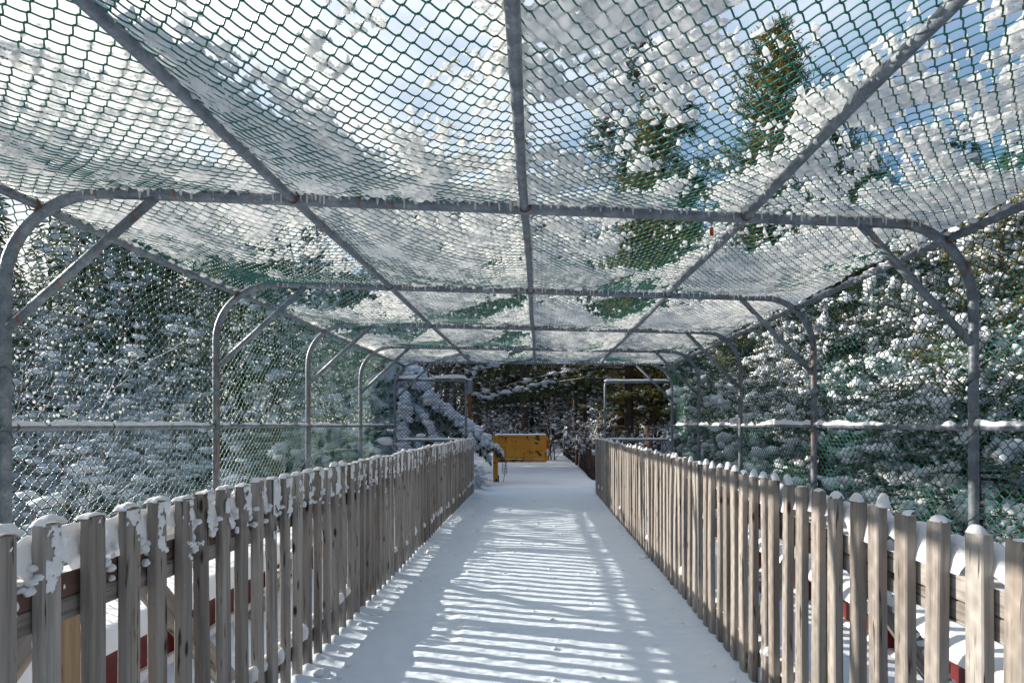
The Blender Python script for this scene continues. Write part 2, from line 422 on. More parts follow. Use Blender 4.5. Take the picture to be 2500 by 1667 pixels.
PICK = .139
def path_z(X, Y):
    z = .035*(fbm(X*1.3, Y*.9, 1)-.5) + .012*(fbm(X*7, Y*7, 5, 3)-.5) + .004*(fbm(X*35, Y*35, 9, 2)-.5)
    # drifts against the fences, scalloped picket by picket
    ph = 1-np.abs(((Y-1.39)/.141) % 1-.5)*2
    z = z + .055*np.exp(-np.abs(X-XL)/.10)*(.35+.65*ph)*(Y > .5) + .03*np.exp(-np.abs(X-XR)/.12)
    z = z + .010*(fbm(X*16, Y*12, 4, 3)-.5)*(fbm(X*1.7, Y*1.1, 8, 2) > .5)
    # wind ripples on the right, old soft steps on the left
    z = z + .006*np.sin(Y*52+X*8+6*fbm(X*2, Y*2, 3))*np.exp(-((X-.75)/.3)**2)
    z = z - .012*np.clip(fbm(X*5+9, Y*3.3, 12, 2)-.58, 0, 1)*8*np.exp(-((X+.75)/.35)**2)
    return z
xs = np.concatenate([np.linspace(-2.14, -1.35, 24), np.linspace(-1.33, 1.16, 210), np.linspace(1.2, 2.1, 24)])
ys = np.concatenate([np.linspace(-2.2, 1.2, 60), np.linspace(1.22, 6.5, 420), np.linspace(6.52, 12.4, 200)])
X, Y = np.meshgrid(xs, ys, indexing='ij'); Z = path_z(X, Y)
Z = Z - .05*((X < XL-.1) | (X > XR+.1))
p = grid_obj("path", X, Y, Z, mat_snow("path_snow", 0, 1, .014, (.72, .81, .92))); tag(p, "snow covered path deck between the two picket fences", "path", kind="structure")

xs = np.concatenate([-np.geomspace(160, 3.4, 60), np.linspace(-3.3, 3.3, 90), np.geomspace(3.4, 160, 60)])
ys = np.concatenate([-np.geomspace(90, 3, 26), np.linspace(-2.8, 34, 260), np.geomspace(34.5, 190, 40)])
X, Y = np.meshgrid(xs, ys, indexing='ij')
sm = lambda e0, e1, v: (lambda t: t*t*(3-2*t))(np.clip((v-e0)/(e1-e0), 0, 1))
gully = 1-sm(10.5, 12.35, Y + 0*X)
gully = np.maximum(gully, (1-sm(12, 30, Y))*sm(2.6, 7.5, np.abs(X-.2)))
Z = -3.0*gully + .5*(fbm(X*.12, Y*.12, 2)-.5)*sm(3, 12, np.abs(X)) - .10*sm(1.35, 1.5, X)*sm(13.6, 14, Y)*(1-sm(3.5, 4.5, X)) - .018
Z += .05*(fbm(X*1.1, Y*1.1, 7, 3)-.5) + .015*(fbm(X*5, Y*5, 3, 3)-.5)
Z -= .35*sm(1.3, 1.42, X)*sm(14.3, 14.5, Y)*(1-sm(2.8, 4.2, X))
Z += 2.5*sm(30, 90, Y) + 2.5*sm(18, 60, np.abs(X))
p = grid_obj("ground", X, Y, Z, mat_snow("ground_snow", 0, .5, .03)); tag(p, "snow covered ground falling away below the bridge and level beyond it", "ground", kind="structure")

rg = np.random.default_rng(33); n = 220
cx_ = rg.uniform(XL+.05, XR-.03, n); cy_ = 1.9+rg.random(n)**1.5*11; edge_ = rg.random(n) < .5; cx_ = np.where(edge_, np.where(rg.random(n) < .6, XL+.06+rg.exponential(.09, n), XR-.05-rg.exponential(.07, n)), cx_)
r_ = rg.uniform(.004, .013, n)*(1+(rg.random(n) < .06)*1.6); mb = MB()
blobs(mb, np.stack([cx_, cy_, path_z(cx_, cy_)+r_*.3], -1), np.stack([r_*1.4, r_*1.2, r_*.8], -1), ICO, rg)
o = mb.build("snow_crumbs", M_SNOW); tag(o, "crumbs of snow dropped from the net onto the path", "snow", kind="stuff")

# side ledges carrying the cage
for sgn, x0, x1, nm in ((-1, -3.1, -2.12, "left"), (1, 2.06, 3.0, "right")):
    mb = MB(); xs = np.linspace(x0, x1, 40); ys = np.linspace(-1.8, 12.1, 330)
    X, Y = np.meshgrid(xs, ys, indexing='ij')
    edge = np.minimum(X-x0, x1-X)
    zb = .20 if sgn < 0 else .15
    th = .11*np.sqrt(np.clip(edge/.09, 0, 1)) + .05*(fbm(X*3, Y*2.2, 4)-.5) + .02*(fbm(X*14, Y*14, 4, 3)-.5)
    th = np.where(edge <= 0, 0.001, np.maximum(th, .015))
    solid(mb, np.stack([X, Y, 0*X+zb], -1), th)
    o = mb.build("snow_ledge", M_SNOW); tag(o, f"snow lying on the {nm} bridge girder ledge outside the picket fence", "ledge", kind="structure")

# ------------------------------------------------------------------ red girders
M_CONC = mat_simple("ledge_underside", (.10, .03, .025), .7)
for sgn in (-1, 1):
    side = "left" if sgn < 0 else "right"
    root = empty("steel_girder", (0, 0, 0)); zt = .195 if sgn < 0 else .145
    xf = -2.14 if sgn < 0 else 2.08
    tag(root, f"dark red steel girder with snow on its flanges, outside the {side} picket fence", "girder", "red girders along the bridge")
    y0, y1 = -1.8, 12.1
    mb = MB(); mb.box((min(xf, xf+sgn*.94), y0, zt-.022), (max(xf, xf+sgn*.94), y1, zt), .003); mb.build("top_flange", M_RED, root, False)
    mb = MB(); mb.box((xf+sgn*.09-.008, y0, -.11), (xf+sgn*.09+.008, y1, zt-.022), 0); mb.build("web", M_RED, root, False)
    mb = MB(); mb.box((xf-.01 if sgn > 0 else xf-.17, y0, -.135), (xf+.17 if sgn > 0 else xf+.01, y1, -.11), .003); mb.build("bottom_flange", M_RED, root, False)
    yy = 1.5
    while yy < 11.8:
        mb = MB(); mb.box((min(xf+sgn*.082, xf+sgn*.005), yy, -.11), (max(xf+sgn*.082, xf+sgn*.005), yy+.012, zt-.022)); mb.build("stiffener", M_RED, root, False); yy += 1.03
    # snow on the bottom flange
    mb = MB(); xs = np.linspace(min(xf, xf+sgn*.08), max(xf, xf+sgn*.08), 9); ys = np.linspace(y0, y1, 420); X, Y = np.meshgrid(xs, ys, indexing='ij')
    d = np.abs(X-xf)
    th = .02+.055*np.clip(d/.05, 0, 1)+.05*(fbm(X*3, Y*5, 8+sgn)-.5)
    solid(mb, np.stack([X, Y, 0*X-.109], -1), th)
    o = mb.build("flange_snow", M_SNOW); tag(o, f"snow banked on the lower flange of the {side} red girder", "snow", kind="stuff")

# ------------------------------------------------------------------ the cage
cage = empty("walkway_cage", (0, 5, 0))
tag(cage, "arched grey pipe cage with green chain link over the snowy footbridge", "canopy cage")
cage.location = (0, 0, 0)
RC = .50
def hoop_pts(k):
    P = []
    zb = .18
    for z in np.linspace(zb, ROOF-RC, 8): P.append((WL, z))
    for a in np.linspace(180, 90, 12)[1:]: P.append((WL+RC+RC*math.cos(R(a)), ROOF-RC+RC*math.sin(R(a))))
    for x in np.linspace(WL+RC, WR-RC, 20)[1:]: P.append((x, ROOF))
    for a in np.linspace(90, 0, 12)[1:]: P.append((WR-RC+RC*math.cos(R(a)), ROOF-RC+RC*math.sin(R(a))))
    for z in np.linspace(ROOF-RC, zb, 8)[1:]: P.append((WR, z))
    return [(x, yhoop(k, x), z) for x, z in P]
for k in range(7):
    mb = MB(); P = np.array(hoop_pts(k))
    mb.tube(P, .029, 16); h = mb.build("hoop", M_PIPE2 if k in (3, 4) else M_PIPE, cage)
    for sx in (-1, 1):
        xw = WL if sx < 0 else WR; xb = -2.05 if sx < 0 else 1.95
        mb = MB(); mb.tube([(xb, yhoop(k, xb), ROOF-.01), (xw, yhoop(k, xw), 1.82)], .0235, 14); mb.build("knee_brace", M_PIPE, h)
        mb = MB(); mb.box((xw-.07, yhoop(k, xw)-.07, .165 if sx < 0 else .15), (xw+.07, yhoop(k, xw)+.07, .18 if sx < 0 else .165)); mb.build("base_plate", M_PIPE, h, False)
EAVE = [(-2.625, 2.475), (2.52, 2.475)]
for x, z in [(EAVE[0])]+[(x, ROOF+.004) for x in PURL]+[EAVE[1]]:
    ys = np.linspace(yhoop(0, x)-.1, yhoop(6, x)+.02, 60)
    mb = MB(); wob = .006*np.sin(ys*1.7+x)
    mb.tube(np.stack([x+wob, ys, z+.004*np.sin(ys*2.3+x*2)], -1), .0245, 14); pr = mb.build("purlin", M_PURL, cage)
    for k in range(7):      # clamp collars, rusty
        mb = MB(); y = yhoop(k, x); a = np.linspace(0, 2*math.pi, 17)
        mb.tube(np.stack([x+.031*np.cos(a), 0*a+y-.030, z+.031*np.sin(a)], -1), .004, 6, False)
        mb.build("collar", M_RUST if k in (2, 3) else M_PIPE2, pr)
for xw in (WL, WR):
    k0 = YL if xw < 0 else YR
    ys = np.linspace(k0[0]-.1, k0[6], 60)
    mb = MB(); mb.tube(np.stack([0*ys+xw+(.0), ys, RAIL+.004*np.sin(ys*1.3)], -1), .0205, 14); mb.build("mid_rail", M_PURL, cage)
    for k in range(1, 7):      # green tie wires round rail
        for yy in (k0[k]-.06, k0[k]+.05, k0[k]+.75, k0[k]+1.35):
            if yy > k0[6]: continue
            a = np.linspace(0, 2*math.pi, 17); mb = MB()
            mb.tube(np.stack([xw+.024*np.cos(a), yy+.012*np.cos(a), RAIL+.024*np.sin(a)], -1), .0024, 5, False); mb.build("tie_wire", M_TIE, cage)
    for k in range(1, 6):      # ties round posts
        for zz_ in (.75, 1.27, 1.6):
            a = np.linspace(0, 2*math.pi, 17); mb = MB(); y = k0[k]
            mb.tube(np.stack([xw+.032*np.cos(a), y+.032*np.sin(a), zz_+.03*np.cos(a+1)], -1), .0024, 5, False); mb.build("tie_wire", M_TIE, cage)

# net surfaces ------------------------------------------------------
def bayuv(X, Y):
    """position inside the bay: v along the walkway, 0..1 between hoops, and u across between purlins"""
    t = (X-WL)/(WR-WL)
    lo = np.full(np.shape(X), 0.0); v = np.zeros(np.shape(X)); bay = np.zeros(np.shape(X), int)
    for k in range(6):
        a = YL[k]*(1-t)+YR[k]*t; b = YL[k+1]*(1-t)+YR[k+1]*t
        m = (Y >= a) & (Y < b); v = np.where(m, (Y-a)/(b-a), v); bay = np.where(m, k, bay)
    px = [-2.62, -1.336, -.08, 1.222, 2.51]; u = np.zeros(np.shape(X)); col = np.zeros(np.shape(X), int)
    for q in range(4):
        m = (X >= px[q]) & (X < px[q+1]); u = np.where(m, (X-px[q])/(px[q+1]-px[q]), u); col = np.where(m, q, col)
    return u, v, bay, col
SAG = np.random.default_rng(21).uniform(.06, .15, (6, 4))
def roof_z(X, Y):
    u, v, bay, col = bayuv(X, Y)
    z = 2.592 - .085*np.clip((np.abs(X-.0)-2.2)/.42, 0, 1)**1.6
    sag = SAG[bay, col]
    z = z - sag*np.sin(np.pi*u)**.8*np.sin(np.pi*v)**.75
    return z + .012*(fbm(X*2.5, Y*2.5, 3, 2)-.5)
def wall_pt(side, s, Y, off=.036):
    """s: height along the side net 0.3.. ; follows the hoop's bend to the eave purlin"""
    xw = WL if side < 0 else WR
    zs = ROOF-RC; arc = np.clip((s-zs)/RC, 0, R(56))
    cx = xw-side*RC
    rr = RC+off*np.clip(1-(arc)/1.2, .55, 1)
    X = np.where(s < zs, xw+side*off, cx+side*rr*np.cos(arc))
    Z = np.where(s < zs, s, zs+rr*np.sin(arc))
    k0 = np.array(YL if side < 0 else YR)
    v = np.interp(Y, k0, np.arange(7)) % 1
    rip = np.sin(np.pi*v)**.7
    X = X + side*rip*(.035*(fbm(Y*1.6, s*1.2, 5+side, 2)-.35)+.03*np.clip(1-np.abs(s-1.318)/.15, -1.2, 0)*-.6)
    return np.stack([X, Y+0*X, Z], -1)

def strands(fun, A, SS, period, step, radius, k, mat, name, parent, amp=None):
    """zigzag strands: A = cross positions of each strand, SS = along positions; fun(a,s)->pt, normal offset"""
    pass

def net_mesh(name, pt, a0, a1, s0, s1, parent, mat, C=.072, rad=.0030, k=4, n=8, seed=0):
    """woven diamonds: each strand zigzags in a (across) while running in s; neighbours interlock"""
    rg = np.random.default_rng(seed)
    na = int((a1-a0)/(C/2)); ns = int((s1-s0)/C*n)
    A = a0+(np.arange(na)+.5)*C/2; s = s0+np.arange(ns+1)/n*C
    AA, SS_ = np.meshgrid(A, s, indexing='ij')
    ph = (SS_-s0)/C + (np.arange(na) % 2)[:, None]*.5
    f = ph % 1; tri = 1-4*np.abs(f-.5)                       # -1..1
    tri = np.sin(tri*math.pi/2*.82)/math.sin(math.pi/2*.82)
    lat = tri*(C/4+.0022)
    nor = .0042*np.sin(2*math.pi*ph)
    wob = .012*(fbm(AA*3, SS_*3, 1+seed, 2)-.5)
    P0 = pt(AA+lat+wob, SS_+wob*.7)
    # normal by finite difference
    e = .01; Pa = pt(AA+lat+wob+e, SS_+wob*.7); Ps = pt(AA+lat+wob, SS_+wob*.7+e)
    Nn = np.cross(Pa-P0, Ps-P0); Nn /= np.linalg.norm(Nn, axis=-1)[..., None]+1e-9
    P = P0+Nn*nor[..., None]
    T = np.gradient(P, axis=1); T /= np.linalg.norm(T, axis=-1)[..., None]+1e-9
    B = np.cross(T, Nn); B /= np.linalg.norm(B, axis=-1)[..., None]+1e-9; Nn = np.cross(B, T)
    an = np.arange(k)/k*2*math.pi+.4
    V = P[:, :, None, :]+rad*(np.cos(an)[None, None, :, None]*B[:, :, None, :]+np.sin(an)[None, None, :, None]*Nn[:, :, None, :])
    m = ns+1; idx = np.arange(na*m*k).reshape(na, m, k)
    a_, b_ = idx[:, :-1, :], idx[:, 1:, :]
    Q = np.stack([a_, np.roll(a_, -1, 2), np.roll(b_, -1, 2), b_], -1).reshape(-1, 4)
    return link(name, np_mesh(name, V, Q, None, mat), parent)

# roof: skewed with the hoops, strands run across
def roof_pt(a, s):            # a = y at x=0 ; s = x
    Y = a+.106*s; return np.stack([s, Y, roof_z(s, Y)], -1)
near_end = 5.3
net_mesh("roof_net", roof_pt, -.75, near_end, -2.62, 2.50, cage, M_WIRE, k=5, n=10, seed=1)
net_mesh("roof_net", roof_pt, near_end, 11.5, -2.62, 2.50, cage, M_WIRE, k=3, n=6, seed=2)
for side in (-1, 1):
    k0 = YL if side < 0 else YR
    f = lambda a, s, side=side: wall_pt(side, s, a)
    net_mesh("side_net", f, k0[0], k0[3], .27, 2.56, cage, M_WIRE, k=5, n=10, seed=3+side)
    net_mesh("side_net", f, k0[3], k0[6], .27, 2.56, cage, M_WIRE, k=3, n=6, seed=6+side)

# red tag hanging from the third bar
mb = MB(); xt = 1.01; yt = yhoop(2, xt)-.02
mb.tube([(xt, yt, ROOF-.028), (xt+.002, yt-.012, ROOF-.05), (xt, yt-.012, ROOF-.075)], .002, 5)
mb.box((xt-.011, yt-.017, ROOF-.125), (xt+.011, yt-.009, ROOF-.075), .003)
o = mb.build("hanging_tag", M_TAG); tag(o, "small red tag hanging from the nearest cross bar", "tag")

# snow on the net ---------------------------------------------------
def snow_bias(X, Y, bay, col, u, v):
    b = np.full(X.shape, -.020) - .075*np.exp(-((X-.85)/.26)**2)*(Y < 5.5)
    b = b + .17*np.exp(-np.abs(X-(PURL[0]+.24))/.26)*(X > PURL[0]-.04)        # wide sheet right of the left purlin
    b = b + .11*np.exp(-np.abs(X-(PURL[1]-.02))/.10) + .13*np.exp(-((X-.30)/.24)**2)
    b = b + .10*np.exp(-np.abs(X-PURL[2]+.12)/.11) + .11*np.exp(-((X-1.75)/.32)**2)
    b = b + .07*np.exp(-((X+.62)/.22)**2)*(Y < 3.4)
    b = b + .06*np.exp(-np.abs(X+2.5)/.14) + .09*np.exp(-np.abs(X-2.4)/.12)
    b = b + .06*np.exp(-np.minimum(v, 1-v)/.07)
    b = b + np.array([-.01, .00, .00, -.01, -.01, .00])[bay]
    b = b - .11*(X < -1.45)*np.clip((3.0-Y)/.6, 0, 1)
    return b
net_snow = MB()
def net_snow_part(y0, y1, res, seed):
    xs = np.arange(-2.63, 2.52, res); ys = np.arange(y0, y1+res*.5, res)
    X, A = np.meshgrid(xs, ys, indexing='ij'); Y = A+.106*X
    u, v, bay, col = bayuv(X, Y)
    big = fbm((X*.8+Y*.6)*1.5+4.2, (Y*.8-X*.6)*.95+1.3, 4, 3)
    mid = fbm(X*6+1, Y*6, 6, 2); fine = fbm(X*29, Y*29, 8, 2)
    C = .072
    pa = A/C*2*math.pi; px = (X+2.62)/C*2*math.pi
    q1 = np.cos(2*math.pi*((A+.75)-(X+2.62))/C); q2 = np.cos(2*math.pi*((A+.75)+(X+2.62))/C)
    knot = np.clip((np.maximum(q1, q2)-.45)/.5, 0, 1)        # snow clings along the wires, most at the knuckles
    knot = .8*knot + .35*np.clip((q1+q2)/2-.3, 0, 1)
    m = (big-.5)*np.where(Y > 5.2, 1.15, .84) + snow_bias(X, Y, bay, col, u, v) + (mid-.5)*.42 + (fine-.5)*.46 + (knot-.42)*.23
    thr = .055
    t = m-thr
    th = np.where(t > 0, .006+.058*(1-np.exp(-np.maximum(t, 0)/.19)), t)
    th = np.where(th > 0, th*(.8+.5*fine), th)
    z = roof_z(X, Y)+.002
    f2 = fbm(X*21+3, Y*21, 15, 2)
    lowv = -.0015+.007*(fine-.4)+.004*mid+.040*np.clip(f2-.52, 0, 1)*(1-knot)*2+.03*np.clip(mid-.6, 0, 1)
    solid(net_snow, np.stack([X, Y, z], -1), th, lowvar=lowv)
net_snow_part(-.75, 3.2, .0075, 1)
net_snow_part(3.2, 5.4, .009, 2)
net_snow_part(5.4, 11.45, .013, 3)
# clots and drips hanging on bars
P, Rr = [], []
rg = np.random.default_rng(5)
for k in range(1, 7):
    x = -2.45
    while x < 2.35:
        y = yhoop(k, x); n = rg.integers(1, 3)
        if rg.random() < .85:
            L = rg.uniform(.008, .034)
            P.append((x, y-.028+rg.normal()*.004, ROOF+.022-L*.55)); Rr.append((rg.uniform(.004, .009), .006, L))
        P.append((x+rg.normal()*.01, y-.012, ROOF+.034)); Rr.append((rg.uniform(.012, .03), .02, rg.uniform(.008, .018)))
        x += rg.uniform(.018, .075)
# lumps clinging beside the purlins
for x0, z0 in [(EAVE[0])]+[(x, ROOF+.004) for x in PURL]+[EAVE[1]]:
    y = yhoop(0, x0)+.3
    while y < 11.4:
        s_ = rg.choice((-1, 1)); P.append((x0+s_*rg.uniform(.012, .03), y, z0+rg.uniform(.008, .028))); q = rg.uniform(.008, .022); Rr.append((q, q*1.3, q*.8))
        y += rg.uniform(.015, .06)
blobs(net_snow, P, Rr, ICO, rg)
# beads caught in the side nets
P, Rr = [], []
for side in (-1, 1):
    k0 = YL if side < 0 else YR
    n = 2600
    yy = rg.uniform(.9, 11.2, n); ss = 1.32+rg.random(n)**1.4*1.1
    W = wall_pt(side, ss, yy)
    for q in W: P.append(q); r_ = rg.uniform(.003, .008); Rr.append((r_, r_*1.2, r_*1.4))
blobs(net_snow, P, Rr, ICO0, rg)
o = net_snow.build("net_snow", M_SNOWNET); tag(o, "broken sheet of snow and ice lying on the green roof net", "snow", kind="stuff")

# snow on the mid rails
for side, xw in ((-1, WL), (1, WR)):
    mb = MB(); ys = np.arange(-.5, 11.5, .016); xs = np.linspace(-.019, .019, 7)
    X, Y = np.meshgrid(xs, ys, indexing='ij')
    h = (fbm(Y*7, 3.3+side, 0, 3)-.42)*(.10 if side > 0 else .05)
    if side > 0: h = h + .03*(fbm(Y*1.3, 8.8, 0, 2)-.45)*2
    th = np.where(h > 0, (h+.008)*np.sqrt(np.clip(1-(X/.0195)**2, .0, 1)), -1)
    z = RAIL+np.sqrt(np.clip(.0205**2-X**2, 0, 1))-.002
    solid(mb, np.stack([X+xw, Y, z], -1), th)
    o = mb.build("rail_snow", M_SNOW); tag(o, f"thin crust of snow along the middle rail of the {'left' if side < 0 else 'right'} net wall", "snow", kind="stuff")

# ------------------------------------------------------------------ picket fences
def picket_mesh(seed, h, w=.059, t=.033):
    rg = np.random.default_rng(seed); mb = MB()
    n = 9; b = .004; prof = [(-w/2+b, -t/2), (w/2-b, -t/2), (w/2, -t/2+b), (w/2, t/2-b), (w/2-b, t/2), (-w/2+b, t/2), (-w/2, t/2-b), (-w/2, -t/2+b)]
    V = []; bow = rg.normal()*.004; tw = rg.normal()*.02
    zs = [0, .006]+list(np.linspace(.1, h-.006, n))+[h]
    for i, z in enumerate(zs):
        s_ = .93 if i in (0, len(zs)-1) else 1.0
        c, s2 = math.cos(tw*z), math.sin(tw*z); bx = bow*math.sin(math.pi*z/h)
        ww = 1+.02*math.sin(z*9+seed)
        for (y, x) in prof:
            x, y = x*s_, y*s_*ww; V.append((x*c-y*s2+bx, x*s2+y*c, z+(rg.normal()*.0015 if i == len(zs)-1 else 0)))
    k = 8; Q = []
    for i in range(len(zs)-1):
        for j in range(k): Q.append((i*k+j, i*k+(j+1) % k, (i+1)*k+(j+1) % k, (i+1)*k+j))
    V = np.array(V); top = V[-k:].mean(0); V = np.concatenate([V, [top]]); T = [(len(V)-1, (len(zs)-1)*k+j, (len(zs)-1)*k+(j+1) % k) for j in range(k)]
    mb.add(V, Q, T); return mb.mesh("picket", M_WOOD, False)
PM = [picket_mesh(s_, 1.12+.008*((s_*7) % 5-2)) for s_ in range(9)]
M_FSNOW = mat_snow("fence_snow", .1, 2.2, .006)
for side in (-1, 1):
    sname = "left" if side < 0 else "right"
    xf = XL if side < 0 else XR; pitch = .141 if side < 0 else .139
    root = empty("picket_fence", (xf, 0, 0))
    tag(root, f"weathered grey picket fence along the {sname} edge of the snowy path", "fence")
    rg = np.random.default_rng(40+side)
    ys = []; y = 1.353-.03+pitch*.0 - pitch*2 if side < 0 else 1.335-pitch*2
    # phase: a picket's near inner corner sits at 1.482 (left), 1.337 (right)
    y = (1.482+.0295-4*pitch) if side < 0 else (1.430+.0295-4*pitch)
    snow = MB(); capP, capR = [], []
    yend = 11.25
    while y < yend:
        h = PM[0]; v = int(rg.integers(0, 9)); me = PM[v]
        yy = y+rg.normal()*.003; o = link("picket", me, root)
        xo = side*.0165
        ztop = 1.07+rg.normal()*.005; hh = 1.12+.008*((v*7) % 5-2)
        o.location = (xo+rg.normal()*.0015, yy, ztop-hh); o.rotation_euler = (rg.normal()*.006, rg.normal()*.005, rg.normal()*.03)
        top = (xf+xo, yy, ztop)
        # cap of snow, lumpy
        if side < 0:
            res = .006; gx = np.arange(-.022, .0221, res); gy = np.arange(-.036, .0361, res)
            GX, GY = np.meshgrid(gx, gy, indexing='ij')
            e = 1-np.maximum(np.abs(GX)/.0215, np.abs(GY)/.0345)**3
            hgt = rg.uniform(.008, .03)
            th = np.where(e > 0, hgt*np.sqrt(np.clip(e, 0, 1))*(.35+1.3*fbm(GX*30+yy*50, GY*30, yy*7, 2)), -1)
        else:
            res = .006; gx = np.arange(-.022, .0221, res); gy = np.arange(-.034, .0341, res)
            GX, GY = np.meshgrid(gx, gy, indexing='ij')
            e = 1-(GX/.021)**2-(GY/.033)**2
            hgt = rg.uniform(.014, .050) if rg.random() < .75 else rg.uniform(.004, .012); ox_, oy_ = rg.normal()*.004, rg.normal()*.007; e = 1-((GX-ox_)/rg.uniform(.016, .022))**2-((GY-oy_)/rg.uniform(.022, .034))**2+.5*(fbm(GX*55+yy*31, GY*55, yy, 2)-.5)
            if abs(yy-1.16) < .35 : hgt *= .45
            th = np.where(e > 0, hgt*np.sqrt(np.clip(e, 0, 1))*(.7+.6*fbm(GX*30+yy*50, GY*30, yy*7, 2)), -1)
        solid(snow, np.stack([GX+top[0], GY+top[1], 0*GX+top[2]-.001], -1), th)
        # snow stuck to the inner face of the left pickets
        if side < 0:
            res = .0042; gy = np.arange(-.031, .0311, res); gz = np.arange(-.30, .001, res)
            GY, GZ = np.meshgrid(gy, gz, indexing='ij')
            nn = fbm((GY+yy*9)*22, GZ*15, yy*3, 3)
            far = min(1, max(0, (yy-1)/5))
            m_ = nn-.625 + .16*np.exp(GZ/.10) + .05*far - .20*(GZ < -.17) + 1.6*GY + .40*(fbm((GY+yy*9)*95, GZ*70, yy, 2)-.5)
            th = np.where((m_ > 0) & (np.abs(GY) < .0285), .0012+.03*m_, -1)
            solid(snow, np.stack([0*GY+xf+.0012, GY+yy, GZ+ztop], -1), np.minimum(th, .009), N=(1, 0, 0))
        # clods between rail and picket
        if side < 0 and rg.random() < .85:
            for q in range(7): capP.append((xf-.022+rg.uniform(-.012, .01), yy+.0705+rg.normal()*.022, .945+rg.uniform(-.075, .03))); capR.append((.014, rg.uniform(.006, .017), rg.uniform(.008, .017)))
        # blobs on the bottom rail
        if rg.random() < (.35 if side < 0 else .03):
            capP.append((xf-side*(-.012), yy+.07+rg.normal()*.006, .235+rg.normal()*.015)); capR.append((.024, rg.uniform(.016, .03), rg.uniform(.02, .045)))
        y += pitch
    blobs(snow, capP, capR, ICO2, rg)
    # rails behind the pickets (outside), in 2.4 m lengths butted end to end
    xo0, xo1 = (xf+side*.036, xf+side*.074)
    xa, xb = min(xo0, xo1)-xf, max(xo0, xo1)-xf
    ylist = np.arange(.35, 11.3, 2.43)
    for q in range(len(ylist)):
        ya, yb = ylist[q], min(ylist[q]+2.425, 11.28)
        for z0, z1, mt in ((.800, .860, M_WOOD), (.863, .933, M_WOODRED if side < 0 else M_WOOD), (.10, .185, M_WOOD)):
            mb = MB(); L = yb-ya
            mb.box((-(xb-xa)/2, -(z1-z0)/2, -L/2), ((xb-xa)/2, (z1-z0)/2, L/2), .003)
            o = mb.build("rail", mt, root, False); o.location = ((xa+xb)/2, (ya+yb)/2, (z0+z1)/2); o.rotation_euler = (R(-90), 0, 0)
    # posts and braces
    for q, yp in enumerate(np.arange(1.74 if side < 0 else 2.42, 11.3, 2.43)):
        mb = MB(); mb.box((-.038, -.038, -.50), (.038, .038, .48), .004); o = mb.build("post", M_WOOD2 if q == 0 else M_WOOD, root, False); o.location = (side*(.075+.047), yp, .43-.02)
        for kind in (0, 1):
            if kind == 0: p0, p1 = (side*.16, yp+.0, .86), (side*.80, yp+.0, -.05)
            else: p0, p1 = (side*.155, yp+.27, .85), (side*.155, yp+1.02, .05)
            mb = MB(); d = Vector(p1)-Vector(p0); L = d.length
            mb.box((-.019, -.044, -L/2), (.019, .044, L/2), .003)
            o = mb.build("brace", M_WOOD, root, False); o.location = (Vector(p0)+Vector(p1))/2
            o.rotation_euler = d.to_track_quat('Z', 'X' if kind else 'Y').to_euler()
            if kind: o.rotation_euler = Matrix((Vector((1, 0, 0)), d.normalized().cross(Vector((1, 0, 0))), d.normalized())).transposed().to_euler()
            else: o.rotation_euler = Matrix((Vector((0, 1, 0)), d.normalized().cross(Vector((0, 1, 0))), d.normalized())).transposed().to_euler()
            # snow riding on the brace
            m2 = []; r2 = []
            for t in np.linspace(.03, .97, 26):
                c = Vector(p0)+d*t; m2.append((c.x+xf, c.y, c.z+.045)); r2.append((.03, .03, rg.uniform(.012, .03)))
            if kind == 0: blobs(snow, m2, r2, ICO, rg)
    # snow bank on the top rail
    gy = np.arange(.35, 11.3, .011); gx = np.linspace(min(xo0, xo1)-.012, max(xo0, xo1)+.03*(1 if side > 0 else 0)+.012, 13)
    GX, GY = np.meshgrid(gx, gy, indexing='ij'); c_ = (gx[0]+gx[-1])/2; hw = (gx[-1]-gx[0])/2
    e = 1-np.abs((GX-c_+.012*(fbm(GY*6, 1.1, side, 2)-.5)*2)/hw)**2.0
    hg = (.095 if side > 0 else .085)*(.62+.75*fbm(GY*3.1, 2.2, side*3+5, 3))*np.clip(1.15-(GY-2)*.055, .45, 1.15)
    hg = hg*(.72+.56*fbm(GY*11, 4.4, side*3+5, 2))
    th = np.where(e > 0, hg*np.clip(e, 0, 1)**.5+.022*(fbm(GX*22, GY*22, 2, 3)-.5), -1)
    solid(snow, np.stack([GX, GY, 0*GX+.934], -1), th)
    # snow on bottom rail
    th = np.where(e > 0, (.05*(.3+1.2*fbm(GY*4.1, 7.2, side*3+5, 3)))*np.clip(e, 0, 1)**.5, -1)
    solid(snow, np.stack([GX, GY, 0*GX+.186], -1), th)
    o = snow.build("fence_snow", M_FSNOW); tag(o, f"snow capping the pickets and rails of the {sname} fence", "snow", kind="stuff")

